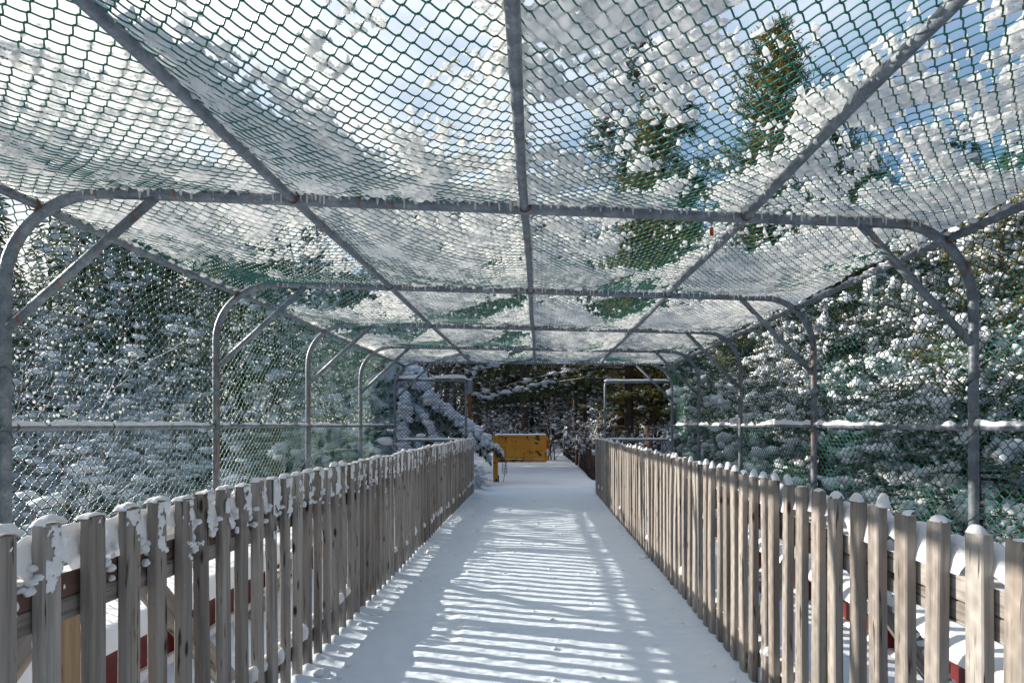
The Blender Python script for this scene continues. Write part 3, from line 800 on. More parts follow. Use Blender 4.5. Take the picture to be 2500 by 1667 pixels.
# ------------------------------------------------------------------ end panels beside the exit
def rounded(pts, r, n=7):
    out = [np.array(pts[0], float)]
    for a, b, c in zip(pts[:-2], pts[1:-1], pts[2:]):
        a, b, c = map(lambda q: np.array(q, float), (a, b, c)); u = (a-b)/np.linalg.norm(a-b); v = (c-b)/np.linalg.norm(c-b)
        p0, p1 = b+u*r, b+v*r
        for t in np.linspace(0, 1, n): out.append((1-t)**2*p0+2*t*(1-t)*b+t*t*p1)
    out.append(np.array(pts[-1], float)); return np.array(out)
for side in (-1, 1):
    sname = "left" if side < 0 else "right"
    y = 11.36 if side < 0 else 11.86
    xo, xi = (-2.74, -1.42) if side < 0 else (2.62, 1.34)
    root = empty("end_panel", (0, 0, 0))
    tag(root, ("pipe end panel with dark chain link and thick snow on top, left of the exit" if side < 0 else "open grey pipe frame with snow on top, right of the exit"), "fence panel", "panels flanking the exit")
    mb = MB(); mb.tube(rounded([(xo, y, 2.20), (xi, y, 2.20), (xi, y, .0)], .09), .024, 12); mb.build("frame", M_PIPE, root)
    mb = MB(); mb.tube([(xo, y, 1.03), (xi, y, 1.03)], .021, 12); mb.build("cross_rail", M_PIPE, root)
    xs_ = xo-side*.48 if side < 0 else xo-.12
    mb = MB(); mb.tube([(xs_, y+.01, .0), (xs_, y+.01, 1.03)], .019, 12); mb.build("stub_post", M_PIPE, root)
    if side < 0:
        pf = lambda a, s_: np.stack([a, y+.028+0*a, s_+0*a], -1)
        net_mesh("panel_net", pf, xo+.04, xi-.0, .05, 2.18, root, M_BLACKWIRE, k=4, n=6, seed=12, rad=.0042)
    mb = MB(); gx = np.arange(min(xo, xi)-.02, max(xo, xi)+.03, .012); gy = np.linspace(-.03, .03, 9); GX, GY = np.meshgrid(gx, gy, indexing='ij')
    ed = np.clip(np.minimum(GX-gx[0], gx[-1]-GX)/.05, 0, 1)
    hg = (.085 if side < 0 else .045)*(.75+.5*fbm(GX*3, 1, side, 2))
    if side < 0: hg = hg*np.where((GX > -2.3) & (GX < -2.02), .25, 1.0)
    th = hg*np.sqrt(np.clip(1-(GY/.031)**2, 0, 1))*np.sqrt(ed); th = np.where(th > .001, th, -1)
    solid(mb, np.stack([GX, GY+y, 0*GX+2.213], -1), th)
    hg = (.035 if side < 0 else .02)*(.7+.6*fbm(GX*4, 4, side, 2))
    th = hg*np.sqrt(np.clip(1-(GY/.026)**2, 0, 1))*np.sqrt(ed); th = np.where(th > .001, th, -1)
    solid(mb, np.stack([GX, GY+y, 0*GX+1.045], -1), th)
    o = mb.build("panel_snow", M_SNOW); tag(o, f"ridge of snow on the pipes of the {sname} end panel", "snow", kind="stuff")

# ------------------------------------------------------------------ yellow barrier gate
def mat_yellow():
    m, nt, out = new_mat("yellow_paint"); v = coords(nt)
    n = noise(nt, v, 5.5, 5, .7); n2 = noise(nt, v, 2.0, 3, .6)
    c = ramp(nt, n2.outputs[0], [(.3, (.50, .19, .008)), (.7, (.66, .29, .016))])
    r = ramp(nt, n.outputs[0], [(.56, (0, 0, 0)), (.60, (1, 1, 1))])
    cc = mix(nt, r.outputs[0], c.outputs[0], (.055, .028, .012))
    n3 = noise(nt, v, 30, 2, .5); s3 = ramp(nt, n3.outputs[0], [(.70, (0, 0, 0)), (.76, (.6, .6, .6))]); cc = mix(nt, s3.outputs[0], cc, (.75, .6, .3))
    p = principled(nt, out, Roughness=.5); nt.links.new(cc, p.inputs["Base Color"]); return m
M_YEL = mat_yellow(); M_REFL = mat_simple("red_reflector", (.40, .015, .01), .4); M_WHITE = mat_simple("white_reflector", (.6, .6, .62), .4)
GY0 = 14.0
gate = empty("barrier_gate", (-1.04, GY0, 0)); tag(gate, "rusty yellow steel barrier gate across the path beyond the bridge", "barrier")
mb = MB(); mb.box((-.055, -.055, -.12), (.055, .055, 1.07), .006); mb.build("post", M_YEL, gate, False)
mb = MB(); mb.tube(rounded([(.04, 0, 1.06), (1.24, 0, 1.06), (1.24, 0, .47), (.05, 0, .47)], .09), .034, 14); mb.build("frame", M_YEL, gate)
mb = MB(); mb.box((.02, -.006, .485), (1.22, .006, 1.05), .002); mb.build("panel", M_YEL, gate, False)
mb = MB(); mb.box((1.222, -.040, .76), (1.262, -.0345, .97), .001); mb.build("red_reflector", M_REFL, gate, False)
mb = MB(); mb.box((1.222, -.040, .60), (1.262, -.0345, .757), .001); mb.build("white_reflector", M_WHITE, gate, False)
mb = MB(); mb.box((.058, -.03, -.12), (.082, .03, .13), .002); mb.build("foot_stop", M_TIE, gate, False)
mb = MB(); gx = np.arange(-.03, 1.22, .012); gy = np.linspace(-.034, .034, 9); GX, GY = np.meshgrid(gx, gy, indexing='ij'); ed = np.clip(np.minimum(GX-gx[0], gx[-1]-GX)/.05, 0, 1)
th = .045*(.8+.4*fbm(GX*3, 1, 5, 2))*np.sqrt(np.clip(1-(GY/.035)**2, 0, 1))*np.sqrt(ed); th = np.where(th > .001, th, -1)
solid(mb, np.stack([GX-1.04, GY+GY0, 0*GX+1.08], -1), th)
gx = np.arange(.06, 1.18, .012); GX, GY = np.meshgrid(gx, gy, indexing='ij')
th = .02*(.5+1.0*fbm(GX*5, 1, 9, 2))*np.sqrt(np.clip(1-((GY+.02)/.02)**2, 0, 1)); th = np.where(th > .001, th, -1)
solid(mb, np.stack([GX-1.04, GY+GY0-.01, 0*GX+.50], -1), th)
o = mb.build("gate_snow", M_SNOW); tag(o, "thin line of snow on the yellow barrier gate", "snow", kind="stuff")
# little dry weed by the post
mb = MB(); rg = np.random.default_rng(9)
mb.tube([(-.85, GY0-.1, -.05), (-.82, GY0-.1, .15), (-.80, GY0-.1, .42)], .006, 5)
for q in range(9):
    z = .12+.032*q; s_ = (-1)**q; mb.tube([(-.82, GY0-.1, z), (-.82+s_*.05, GY0-.1, z+.06), (-.82+s_*.055, GY0-.1, z+.11)], .006, 4)
o = mb.build("dry_weed", M_BARK); tag(o, "dry dark weed stalk standing in the snow beside the yellow gate post", "weed")

# brown post with grey box and two-legged wooden rack far left
root = empty("utility_post", (-1.85, 15.6, 0)); tag(root, "orange brown wooden post carrying a grey box, left of the yellow gate", "post")
mb = MB(); mb.box((-.045, -.045, -.3), (.045, .045, 2.15), .006); mb.build("post", M_ORANGEWOOD, root, False)
mb = MB(); mb.box((-.05, -.09, 2.15), (.075, .05, 2.52), .01); mb.build("grey_box", M_GREYBOX, root, False)
mb = MB(); mb.box((-.05, -.09, 2.52), (.075, .05, 2.56), .015); mb.build("snow_cap", M_SNOW, root, False)
root = empty("wooden_bench", (-2.42, 25.0, 0)); tag(root, "small orange brown wooden bench on two legs, half hidden behind the snowy bough", "bench")
for q in (0.03, .27):
    mb = MB(); mb.box((-.15+q*1.0-.04, -.04, -.2), (-.15+q*1.0+.04, .04, .50), .005); mb.build("leg", M_ORANGEWOOD, root, False)
mb = MB(); mb.box((-.28, -.14, .50), (.28, .14, .55), .004); mb.build("seat", M_ORANGEWOOD, root, False)

# ------------------------------------------------------------------ vegetation generators
def quads_along(mb, P, D, L, Wd, rg):
    """needle blades: P base (n,3), D dir (n,3), L length, Wd width"""
    n = len(P); 
    if n == 0: return
    r = rg.normal(size=(n, 3)); S_ = np.cross(D, r); S_ /= np.linalg.norm(S_, axis=1)[:, None]+1e-9
    L = np.broadcast_to(L, (n,))[:, None]; Wd = np.broadcast_to(Wd, (n,))[:, None]
    a = P-S_*Wd*.35; b = P+S_*Wd*.35; m1 = P+D*L*.55+S_*Wd*.5; m0 = P+D*L*.55-S_*Wd*.5; t = P+D*L
    V = np.stack([a, b, m1, t, m0], 1).reshape(-1, 3); i = np.arange(n)*5
    mb.add(V, np.stack([i, i+1, i+2, i+4], 1), np.stack([i+4, i+2, i+3], 1))

def bezier(p0, d0, L, droop, n, rg, wander=.05):
    P = [np.array(p0, float)]; d = np.array(d0, float); d /= np.linalg.norm(d); st = L/n
    for q in range(n):
        d = d+np.array([rg.normal()*wander, rg.normal()*wander, -droop/n+rg.normal()*wander*.5]); d /= np.linalg.norm(d); P.append(P[-1]+d*st)
    return np.array(P)

def conifer(seed, h, r, z0=.1, step=.28, nb=6, droop=.5, snow=.8, pad=.10, density=1.0, needle=.11, bl=.016, thin=False, upturn=.1, snowbase=ICOR, topbare=0.0, taper=.75):
    """returns meshes trunk, crown, snow"""
    rg = np.random.default_rng(seed); tr = MB(); cr = MB(); sn = MB()
    zt = np.linspace(0, h, 12); tr.tube(np.stack([.05*np.sin(zt*.9+seed), .05*np.cos(zt*.7), zt-.2], -1), np.interp(zt, [0, h], [.028*h**.9+.02, .008]), 8)
    z = z0*h+.15
    PB, DB, LB = [], [], []; SP, SR, SA = [], [], []
    while z < h-.12:
        f = z/h; Lb = r*(1-f)**taper*(.85+.15*math.sin(z*3))+.14
        for b in range(nb):
            az = rg.random()*6.283; L = Lb*rg.uniform(.65, 1.1)
            d0 = np.array([math.cos(az), math.sin(az), upturn+.75*f**2+rg.normal()*.26])
            n = max(4, int(L/.22)); P = bezier((0, 0, z+rg.normal()*.08), d0, L, droop*(1-f*.6), n, rg)
            tr.tube(P, np.linspace(.012+.012*L, .004, len(P)), 4, False)
            az_ = math.atan2(P[-1][1]-P[0][1], P[-1][0]-P[0][0])
            for i in range(1, len(P)):
                seg = P[i]-P[i-1]; sg = seg/np.linalg.norm(seg); frac = i/len(P)
                sd = np.cross(sg, (0, 0, 1)); sd /= np.linalg.norm(sd)+1e-9
                tw = (.30+.30*L)*(1-frac)**.7*.75+.10
                for s_ in (-1, 1):
                    if rg.random() > density: continue
                    td = sd*s_*.8+sg*.65+np.array([0, 0, -.25*droop+rg.normal()*.1]); td /= np.linalg.norm(td)
                    ln = tw*rg.uniform(.6, 1.1); m = max(2, int(ln/.055))
                    tt = np.linspace(.08, 1, m)[:, None]*ln; base = P[i]+td*tt+np.array([0, 0, -1.])*tt**2*.25*droop
                    for rep in range(3):
                        dd = td+rg.normal(size=(m, 3))*.55+np.array([0, 0, .05]); dd /= np.linalg.norm(dd, axis=1)[:, None]
                        PB.append(base+rg.normal(size=(m, 3))*.012); DB.append(dd); LB.append(rg.uniform(.6, 1.1, m)*needle)
                    if rg.random() < snow*.42*(1-topbare*f):
                        c = P[i]+td*ln*rg.uniform(.25, .8); q = pad*rg.uniform(.35, .9)*(.5+.7*(1-f)); SP.append(c+(0, 0, q*.22-.12*droop*ln)); SR.append((q*rg.uniform(1.2, 2.0), q*.62, q*.42)); SA.append(math.atan2(td[1], td[0]))
                for rep in range(4):
                    dd = sg+rg.normal(size=3)*.6; dd /= np.linalg.norm(dd); PB.append(P[i][None]+rg.normal(size=(1, 3))*.02); DB.append(dd[None]); LB.append(np.array([needle*rg.uniform(.7, 1.2)]))
                if rg.random() < snow*(1-topbare*f):
                    q = pad*rg.uniform(.6, 1.15)*(.5+.7*(1-f)); SP.append(P[i]+(0, 0, q*.30)); SR.append((max(q, L/n*.62), q*.75, q*.5)); SA.append(az_)
        z += step*rg.uniform(.8, 1.2)
    PB = np.concatenate(PB); DB = np.concatenate(DB); LB = np.concatenate(LB)
    quads_along(cr, PB, DB, LB, bl, rg)
    if SP:
        A = np.array(SA); P_ = np.array(SP); R_ = np.array(SR)
        K = 3; n = len(P_); off = rg.normal(size=(K, n, 2))*np.array([.75, .35]); big = rg.uniform(.32, .70, (K, n, 1))
        ox = off[..., 0]*R_[:, 0]; oy = off[..., 1]*R_[:, 1]
        Q_ = np.stack([P_[:, 0]+ox*np.cos(A)-oy*np.sin(A), P_[:, 1]+ox*np.sin(A)+oy*np.cos(A), P_[:, 2]-.35*np.abs(oy)-.1*np.abs(ox)+rg.normal(size=(K, n))*.03], -1)
        RR = R_[None]*big*np.array([1, 1, 1.75]); RR[..., 0] = np.minimum(RR[..., 0]*1.2, RR[..., 1]*2.2)
        blobs(sn, Q_.reshape(-1, 3), RR.reshape(-1, 3), snowbase, rg, np.tile(A, K)+rg.normal(size=K*n)*.4)
    return tr.mesh("trunk", M_TRUNK), cr, sn

def shrub(seed, h, spread, stems=7, gen=4, lean=.25, snowp=.5, thick=.02, pad=.05):
    """snow-crusted leafless thicket"""
    rg = np.random.default_rng(seed); tw = MB(); sn = MB(); SP, SR = [], []
    def grow(p, d, L, r, g):
        n = 3 if g < 2 else 2; P = bezier(p, d, L, -.05+.25*(gen-g)/gen*0+.18*(g > 1), n+1, rg, .12)
        tw.tube(P, np.linspace(r, r*.6, len(P)), 3 if g > 0 else 5, False)
        if rg.random() < snowp:
            c = P[rg.integers(1, len(P))]; q = pad*rg.uniform(.3, 1.1); SP.append(c+(0, 0, q*.35)); SR.append((q*1.3, q, q*.55))
        if g >= gen: return
        for k_ in range(3 if g < gen-1 else 4):
            i = rg.integers(1, len(P)); dd = (P[i]-P[i-1]); dd /= np.linalg.norm(dd); dd = dd+rg.normal(size=3)*.62+np.array([0, 0, .12]); grow(P[i], dd, L*rg.uniform(.5, .8), r*.58, g+1)
    for s_ in range(stems):
        a = rg.random()*6.283; grow((rg.normal()*spread*.25, rg.normal()*spread*.25, -.2), (math.cos(a)*lean*spread/h*2, math.sin(a)*lean*spread/h*2, 1), h*.42*rg.uniform(.7, 1.15), thick, 0)
    if SP: blobs(sn, SP, SR, ICO0, rg)
    return tw, sn

def proto(name, trunk, crown, snow, needle_mat):
    r = empty(name)
    link("trunk", trunk, r); link("crown", crown.mesh("crown", needle_mat, False), r)
    if snow is not None and snow.n: link("snow_load", snow.mesh("snow_load", M_SNOWTREE), r)
    return r
used = set()
def place(p, x, y, z, s=1.0, rz=0.0, label="", cat="tree", group=None, sz=None):
    """first use moves the prototype itself, later uses copy the thing and its parts"""
    if p.name in used:
        kids = list(p.children); q = p.copy(); COL.objects.link(q)
        for c in kids:
            d = c.copy(); COL.objects.link(d); d.parent = q
    else: q = p; used.add(p.name)
    q.location = (x, y, z); q.rotation_euler = (0, 0, rz); q.scale = (s, s, sz or s)
    if "group" in q: del q["group"]
    tag(q, label, cat, group); return q

#  prototypes
def gz(x, y):   # rough ground level for planting
    s1 = lambda a, b, v: (lambda t: t*t*(3-2*t))(min(1, max(0, (v-a)/(b-a))))
    g = 1-s1(10.5, 12.35, y); g = max(g, (1-s1(12, 30, y))*s1(2.6, 7.5, abs(x-.2)))
    return -3.0*g+2.5*s1(30, 90, y)+2.5*s1(18, 60, abs(x))-.1

C1 = proto("snowy_conifer", *conifer(11, 6.2, 2.3, .05, .26, 6, .75, .62, .17), M_NEEDLE)
C2 = proto("snowy_conifer", *conifer(12, 5.0, 2.1, .04, .25, 6, .95, .72, .20), M_NEEDLE)
C3 = proto("snowy_conifer", *conifer(13, 7.5, 2.4, .06, .28, 6, .6, .55, .14), M_NEEDLE2)
TALL = proto("tall_conifer", *conifer(14, 13.0, 3.3, .1, .27, 7, .30, .30, .09, upturn=.55, density=.6, taper=.55, needle=.17, bl=.024, topbare=.8), M_NEEDLE2)
def laden_spruce():
    """bowed spruce: explicit limbs sweeping down toward the gate"""
    rg = np.random.default_rng(15); tr = MB(); cr = MB(); sn = MB(); bx, by = -3.29, 13.5
    tr.tube([(bx, by, -.6), (bx+.05, by, 1.2), (bx+.25, by-.05, 2.2), (bx+.62, by-.1, 2.75)], [.09, .07, .04, .012], 8)
    limbs = []
    for z0, ex, ey, ez in ((2.45, .95, -.5, 1.75), (2.2, 1.35, -.3, 1.4), (2.0, 1.75, -.55, 1.12), (1.8, 2.1, -.35, .93), (1.7, 2.42, -.4, .74), (1.45, 2.1, .15, .62), (1.15, 1.9, -.75, .30), (.9, 1.6, -.5, .05), (2.5, -.6, -.6, 2.0), (2.2, -.9, -.5, 1.5),
                           (1.9, -1.1, -.7, 1.0), (1.5, -1.3, -.5, .6), (1.6, .5, -1.3, .8), (1.2, .9, -1.2, .4), (1.0, -.3, -1.3, .2), (2.1, .45, -.95, 1.5), (1.8, 1.1, -.9, .95), (.7, .9, -.9, -.1), (2.6, .35, .3, 2.5), (2.55, .75, -.2, 2.25), (1.3, 1.3, -.2, .7), (.9, -1.0, -.6, .1), (2.65, -.1, -.35, 2.45)):
        p0 = np.array([bx+.1*z0/2, by, z0]); p2 = np.array([bx+ex, by+ey, ez]); p1 = (p0+p2)/2+np.array([.1*ex, .1*ey, .22+.12*abs(ex)])
        n = max(7, int(np.linalg.norm(p2-p0)/.13)); t = np.linspace(0, 1, n)[:, None]; limbs.append((1-t)**2*p0+2*t*(1-t)*p1+t*t*p2)
    PB, DB, LB, SP, SR, SA = [], [], [], [], [], []
    for P in limbs:
        tr.tube(P, np.linspace(.022, .005, len(P)), 5, False); n = len(P)
        for i in range(1, n):
            sg = P[i]-P[i-1]; sg /= np.linalg.norm(sg); sd = np.cross(sg, (0, 0, 1)); sd /= np.linalg.norm(sd); fr = i/n; az = math.atan2(sg[1], sg[0])
            q = (.135 if fr < .85 else .085)*rg.uniform(.8, 1.15)*(.55+.45*math.sin(math.pi*min(1, fr*.9+.15)))
            for k_ in range(rg.integers(1, 4)): SP.append(P[i]+sg*rg.normal()*.04+sd*rg.normal()*.03+np.array([0, 0, .035+rg.normal()*.012])); SR.append((q*rg.uniform(.8, 1.2), q*.8, q*.62)); SA.append(az)
            for s_ in (-1, 1, rg.choice((-1, 1))):
                td = sd*s_*rg.uniform(.4, .9)+sg*.5+np.array([0, 0, -.75]); td /= np.linalg.norm(td); ln = rg.uniform(.20, .40)*(1-.4*fr); m = 8
                tt = np.linspace(.05, 1, m)[:, None]*ln; base = P[i]+td*tt+np.array([0, 0, -1.])*tt**2*.5
                for rep_ in range(6):
                    dd = td+rg.normal(size=(m, 3))*.5+np.array([0, 0, -.15]); dd /= np.linalg.norm(dd, axis=1)[:, None]; PB.append(base+rg.normal(size=(m, 3))*.012); DB.append(dd); LB.append(rg.uniform(.05, .10, m))
                if rg.random() < .78:
                    for f_ in (.25, .5, .75):
                        q2 = rg.uniform(.025, .072); SP.append(P[i]+td*ln*f_+np.array([0, 0, -.5*(ln*f_)**2+.02])); SR.append((q2*1.3, q2, q2*.85)); SA.append(math.atan2(td[1], td[0]))
    quads_along(cr, np.concatenate(PB), np.concatenate(DB), np.concatenate(LB), .013, rg); blobs(sn, SP, SR, ICO2, rg, np.array(SA))
    r_ = empty("laden_spruce"); link("trunk", tr.mesh("trunk", M_TRUNK), r_); link("crown", cr.mesh("crown", M_NEEDLE, False), r_); link("snow_load", sn.mesh("snow_load", M_SNOWTREE), r_)
    tag(r_, "spruce bowed under thick snow, its boughs hanging beside the yellow gate", "tree")
laden_spruce()
SH = []
for q, (h_, sp_) in enumerate(((3.6, 1.6), (3.2, 2.0), (4.6, 1.8))):
    tw, sn = shrub(30+q, h_, sp_, 17, 4, .4, .7, .026, .072)
    r_ = empty("snowy_thicket"); link("twigs", tw.mesh("twigs", M_TWIG), r_); link("snow_load", sn.mesh("snow_load", M_SNOWTREE), r_); SH.append(r_)
tw, sn = shrub(50, 7.5, 2.0, 3, 5, .15, .08, .05, .05)
BARE = empty("bare_tree"); link("branches", tw.mesh("branches", mat_twig("bare_twig", (.10, .07, .06), .35, .7)), BARE); link("snow_load", sn.mesh("snow_load", M_SNOWTREE), BARE)

def where(side, y):
    ks = YL if side == "left" else YR
    names = ["nearest", "second", "third", "fourth", "farthest"]
    if y < ks[2]: return "before the nearest hoop"
    for i in range(2, 6):
        if y < ks[i+1]: return f"behind the stretch between the {names[i-2]} and {names[i-1]} hoops"
    return "past the farthest hoop"
rg = np.random.default_rng(77)
G_LT, G_RT = "snowy trees behind the left net", "snowy trees behind the right net"
# left side: thickets near (low, sun comes over them), conifers farther along
L = [(SH[0], -4.75, 5.8, .82), (SH[1], -5.3, 7.0, .95), (SH[2], -5.2, 8.4, .75), (SH[1], -6.3, 9.3, 1.7), (SH[0], -6.7, 8.2, 1.1), (SH[2], -7.7, 10.6, 1.45), (SH[0], -8.8, 11.3, 1.8), (SH[1], -6.9, 11.8, 1.9),
     (SH[2], -10.6, 12.7, 1.6), (SH[0], -9.6, 14.2, 2.0), (SH[2], -12.6, 14.6, 1.7), (SH[0], -14, 17.0, 2.4), (SH[1], -8.0, 9.2, 1.3)]
for i, (p, x, y, s) in enumerate(L):
    near = "close against the left net" if x > -6.3 else ("a little back from the left net" if x > -8.7 else "well back beyond the left net")
    place(p, x, y, gz(x, y), s, rg.random()*6.28, f"leafless snow crusted thicket {near}, number {i+1} along", "thicket", "snowy thickets behind the left net")
L = [(C2, -5.9, 7.7, .72), (C1, -5.2, 11.6, 1.0), (C2, -4.9, 13.2, 1.1), (C3, -6.4, 12.6, 1.15), (C1, -4.8, 15.4, 1.1), (C2, -6.6, 14.8, 1.4), (C3, -8.6, 16.2, 1.35), (C1, -6.2, 17.8, 1.2), (C3, -11.6, 16.5, 1.4), (C3, -13.4, 19.5, 1.5), (C2, -4.7, 9.7, .62)]
for i, (p, x, y, s) in enumerate(L):
    place(p, x, y, gz(x, y), s, rg.random()*6.28, "snow laden conifer", "tree", G_LT)["_xy"] = 0
# right side: dense conifers
Rr_ = [(C2, 4.8, 5.2, .85), (C1, 5.0, 6.7, 1.0), (C2, 5.1, 8.3, 1.05), (C1, 4.9, 10.0, 1.05), (C2, 5.0, 12.0, 1.05), (C3, 6.9, 8.7, 1.1), (C1, 7.0, 10.8, 1.3), (C3, 8.6, 11.2, 1.25), (C2, 7.3, 13.0, 1.5), (C3, 10.6, 13.6, 1.35), (C1, 9.4, 15.8, 1.5),
     (C3, 12.6, 16.0, 1.4), (C1, 5.7, 14.2, 1.2), (C2, 5.3, 16.4, 1.2), (C3, 14.5, 19, 1.5), (C1, 7.6, 17.5, 1.3)]
for i, (p, x, y, s) in enumerate(Rr_):
    place(p, x, y, gz(x, y), s, rg.random()*6.28, "snow laden conifer", "tree", G_RT)
place(TALL, 5.9, 14.6, gz(5.9, 14.6), 1.02, 1.0, "tallest olive green conifer seen through the roof net right of the centre purlin", "tree")
place(TALL, 3.7, 19.2, gz(3.7, 19.2), .94, 3.2, "slimmer tall conifer rising just right of the centre purlin", "tree")
place(TALL, 7.4, 14.9, gz(7.4, 14.9), .93, 4.2, "right hand twin of the tallest olive conifer seen through the roof net", "tree")
place(TALL, 9.6, 17.2, gz(8.6, 16.6), .92, 5.0, "tall conifer in the gap between the two right hand purlins", "tree")
place(TALL, 11.5, 12.2, gz(11.5, 12.2), .80, 2.2, "olive conifer top near the right edge above the net wall", "tree")
place(TALL, -9.4, 19.5, gz(-9.4, 19.5), .86, 2.0, "olive conifer top left of the centre purlin", "tree")
place(BARE, -9.4, 12.6, gz(-9.4, 12.6), 1.25, 0.3, "bare tree with thin branches against the bright sky at upper left", "tree")
place(BARE, -14.0, 15.5, gz(-14.0, 15.5), 1.45, 2.3, "bare tree farther back against the bright sky at far left", "tree")
place(BARE, -3.2, 17.0, gz(-3.2, 17), 1.05, 4.1, "bare tree with thin twigs left of the centre purlin", "tree")

# the end wood: tall pines with bare trunks and dead snags
def pine(seed, h, rr, crown0, limbs=26, snag=14):
    rg = np.random.default_rng(seed); tr = MB(); cr = MB(); sn = MB()
    zt = np.linspace(-.3, h, 14); cx = .12*np.sin(zt*.35+seed); cy = .1*np.cos(zt*.3+seed)
    tr.tube(np.stack([cx, cy, zt], -1), np.interp(zt, [0, h], [rr, .03]), 12)
    for q in range(snag):
        z = rg.uniform(.6, crown0+.5); az = rg.random()*6.28; P = bezier((0, 0, z), (math.cos(az), math.sin(az), rg.uniform(-.1, .5)), rg.uniform(.6, 1.8), .3, 5, rg, .12)
        tr.tube(P, np.linspace(.018, .005, len(P)), 4, False)
        for k_ in range(3):
            i = rg.integers(2, len(P)); P2 = bezier(P[i], P[i]-P[i-1]+rg.normal(size=3)*.12, .6, .2, 3, rg, .15); tr.tube(P2, np.linspace(.008, .003, len(P2)), 3, False)
    PB, DB, LB, SP, SR = [], [], [], [], []
    for q in range(limbs):
        z = crown0+(h-crown0)*(q/limbs)**.9; az = rg.random()*6.28; L = 2.6*(1-(z-crown0)/(h-crown0+.5)*.7)*rg.uniform(.6, 1.1)
        P = bezier((0, 0, z), (math.cos(az), math.sin(az), .25), L, .45, 8, rg, .08); tr.tube(P, np.linspace(.03, .006, len(P)), 4, False)
        for i in range(2, len(P)):
            for k_ in range(5):
                d = (P[i]-P[i-1]); d /= np.linalg.norm(d); td = d+rg.normal(size=3)*.7+np.array([0, 0, -.2]); td /= np.linalg.norm(td); ln = rg.uniform(.25, .6)
                tt = np.linspace(.05, 1, 7)[:, None]*ln; base = P[i]+td*tt
                for rep in range(3):
                    dd = td+rg.normal(size=(7, 3))*.6; dd /= np.linalg.norm(dd, axis=1)[:, None]; PB.append(base); DB.append(dd); LB.append(rg.uniform(.1, .16, 7))
                if rg.random() < .35: q_ = rg.uniform(.04, .12); SP.append(P[i]+td*ln*.5+(0, 0, .02)); SR.append((q_*1.4, q_, q_*.4))
    quads_along(cr, np.concatenate(PB), np.concatenate(DB), np.concatenate(LB), .022, rg); blobs(sn, SP, SR, ICO0, rg)
    return tr.mesh("trunk", M_TRUNK), cr, sn
P1 = proto("pine_tree", *pine(61, 13, .19, 4.2), M_NEEDLE); P2 = proto("pine_tree", *pine(62, 11.5, .14, 3.4), M_NEEDLE); P3 = proto("pine_tree", *pine(63, 14, .24, 5.0, 26, 22), M_NEEDLE)
PINES = [(P3, 2.95, 21.0, 1.0, "thick dark pine trunk framed just inside the right exit panel"), (P1, 4.15, 21.5, 1.25, "thickest pine trunk in the middle of the right exit panel"),
         (P2, 4.75, 22.8, 1.2, "grey pine trunk right of the thickest one in the exit panel"), (P2, 5.05, 21.4, 1.0, "slim pine trunk beside the right post of the exit panel"),
         (P1, 3.8, 25.0, 1.0, "pine trunk behind the right exit panel, half hidden by the thickest one"), (P3, -.75, 27.0, .85, "lone pine trunk with a sunlit edge above the yellow gate"),
         (P2, .55, 31.0, .9, "slim trunk behind the right part of the yellow gate"), (P1, 1.35, 27.0, .7, "slim dark trunk right of the yellow gate"), (P2, 1.9, 30, 1.0, "slim trunk left of the right exit panel"),
         (P1, -2.6, 29.0, 1.0, "dark trunk far beyond the grey box post"), (P2, -4.2, 26, 1.0, "dark trunk behind the bowed spruce"), (P3, -6.5, 31, 1.0, "far pine left of the bowed spruce"),
         (P1, 7.2, 27.0, 1.1, "far pine behind the right net wall"), (P3, 9.5, 24.0, 1.0, "large far pine behind the right net wall"), (P2, 2.6, 36.0, 1.1, "distant slim pine between the gate and right panel"),
         (P1, -1.6, 38.0, 1.1, "distant pine straight above the yellow gate"), (P2, -3.2, 37.0, 1.0, "distant pine left of the gate"), (P3, 5.6, 38, 1.0, "distant pine behind the right exit panel"), (P1, .2, 43, 1.2, "most distant pine at the end of the path")]
for p, x, y, s, lb in PINES: place(p, x, y, gz(x, y), s, rg.random()*6.28, lb, "tree", "pines of the wood beyond the bridge")

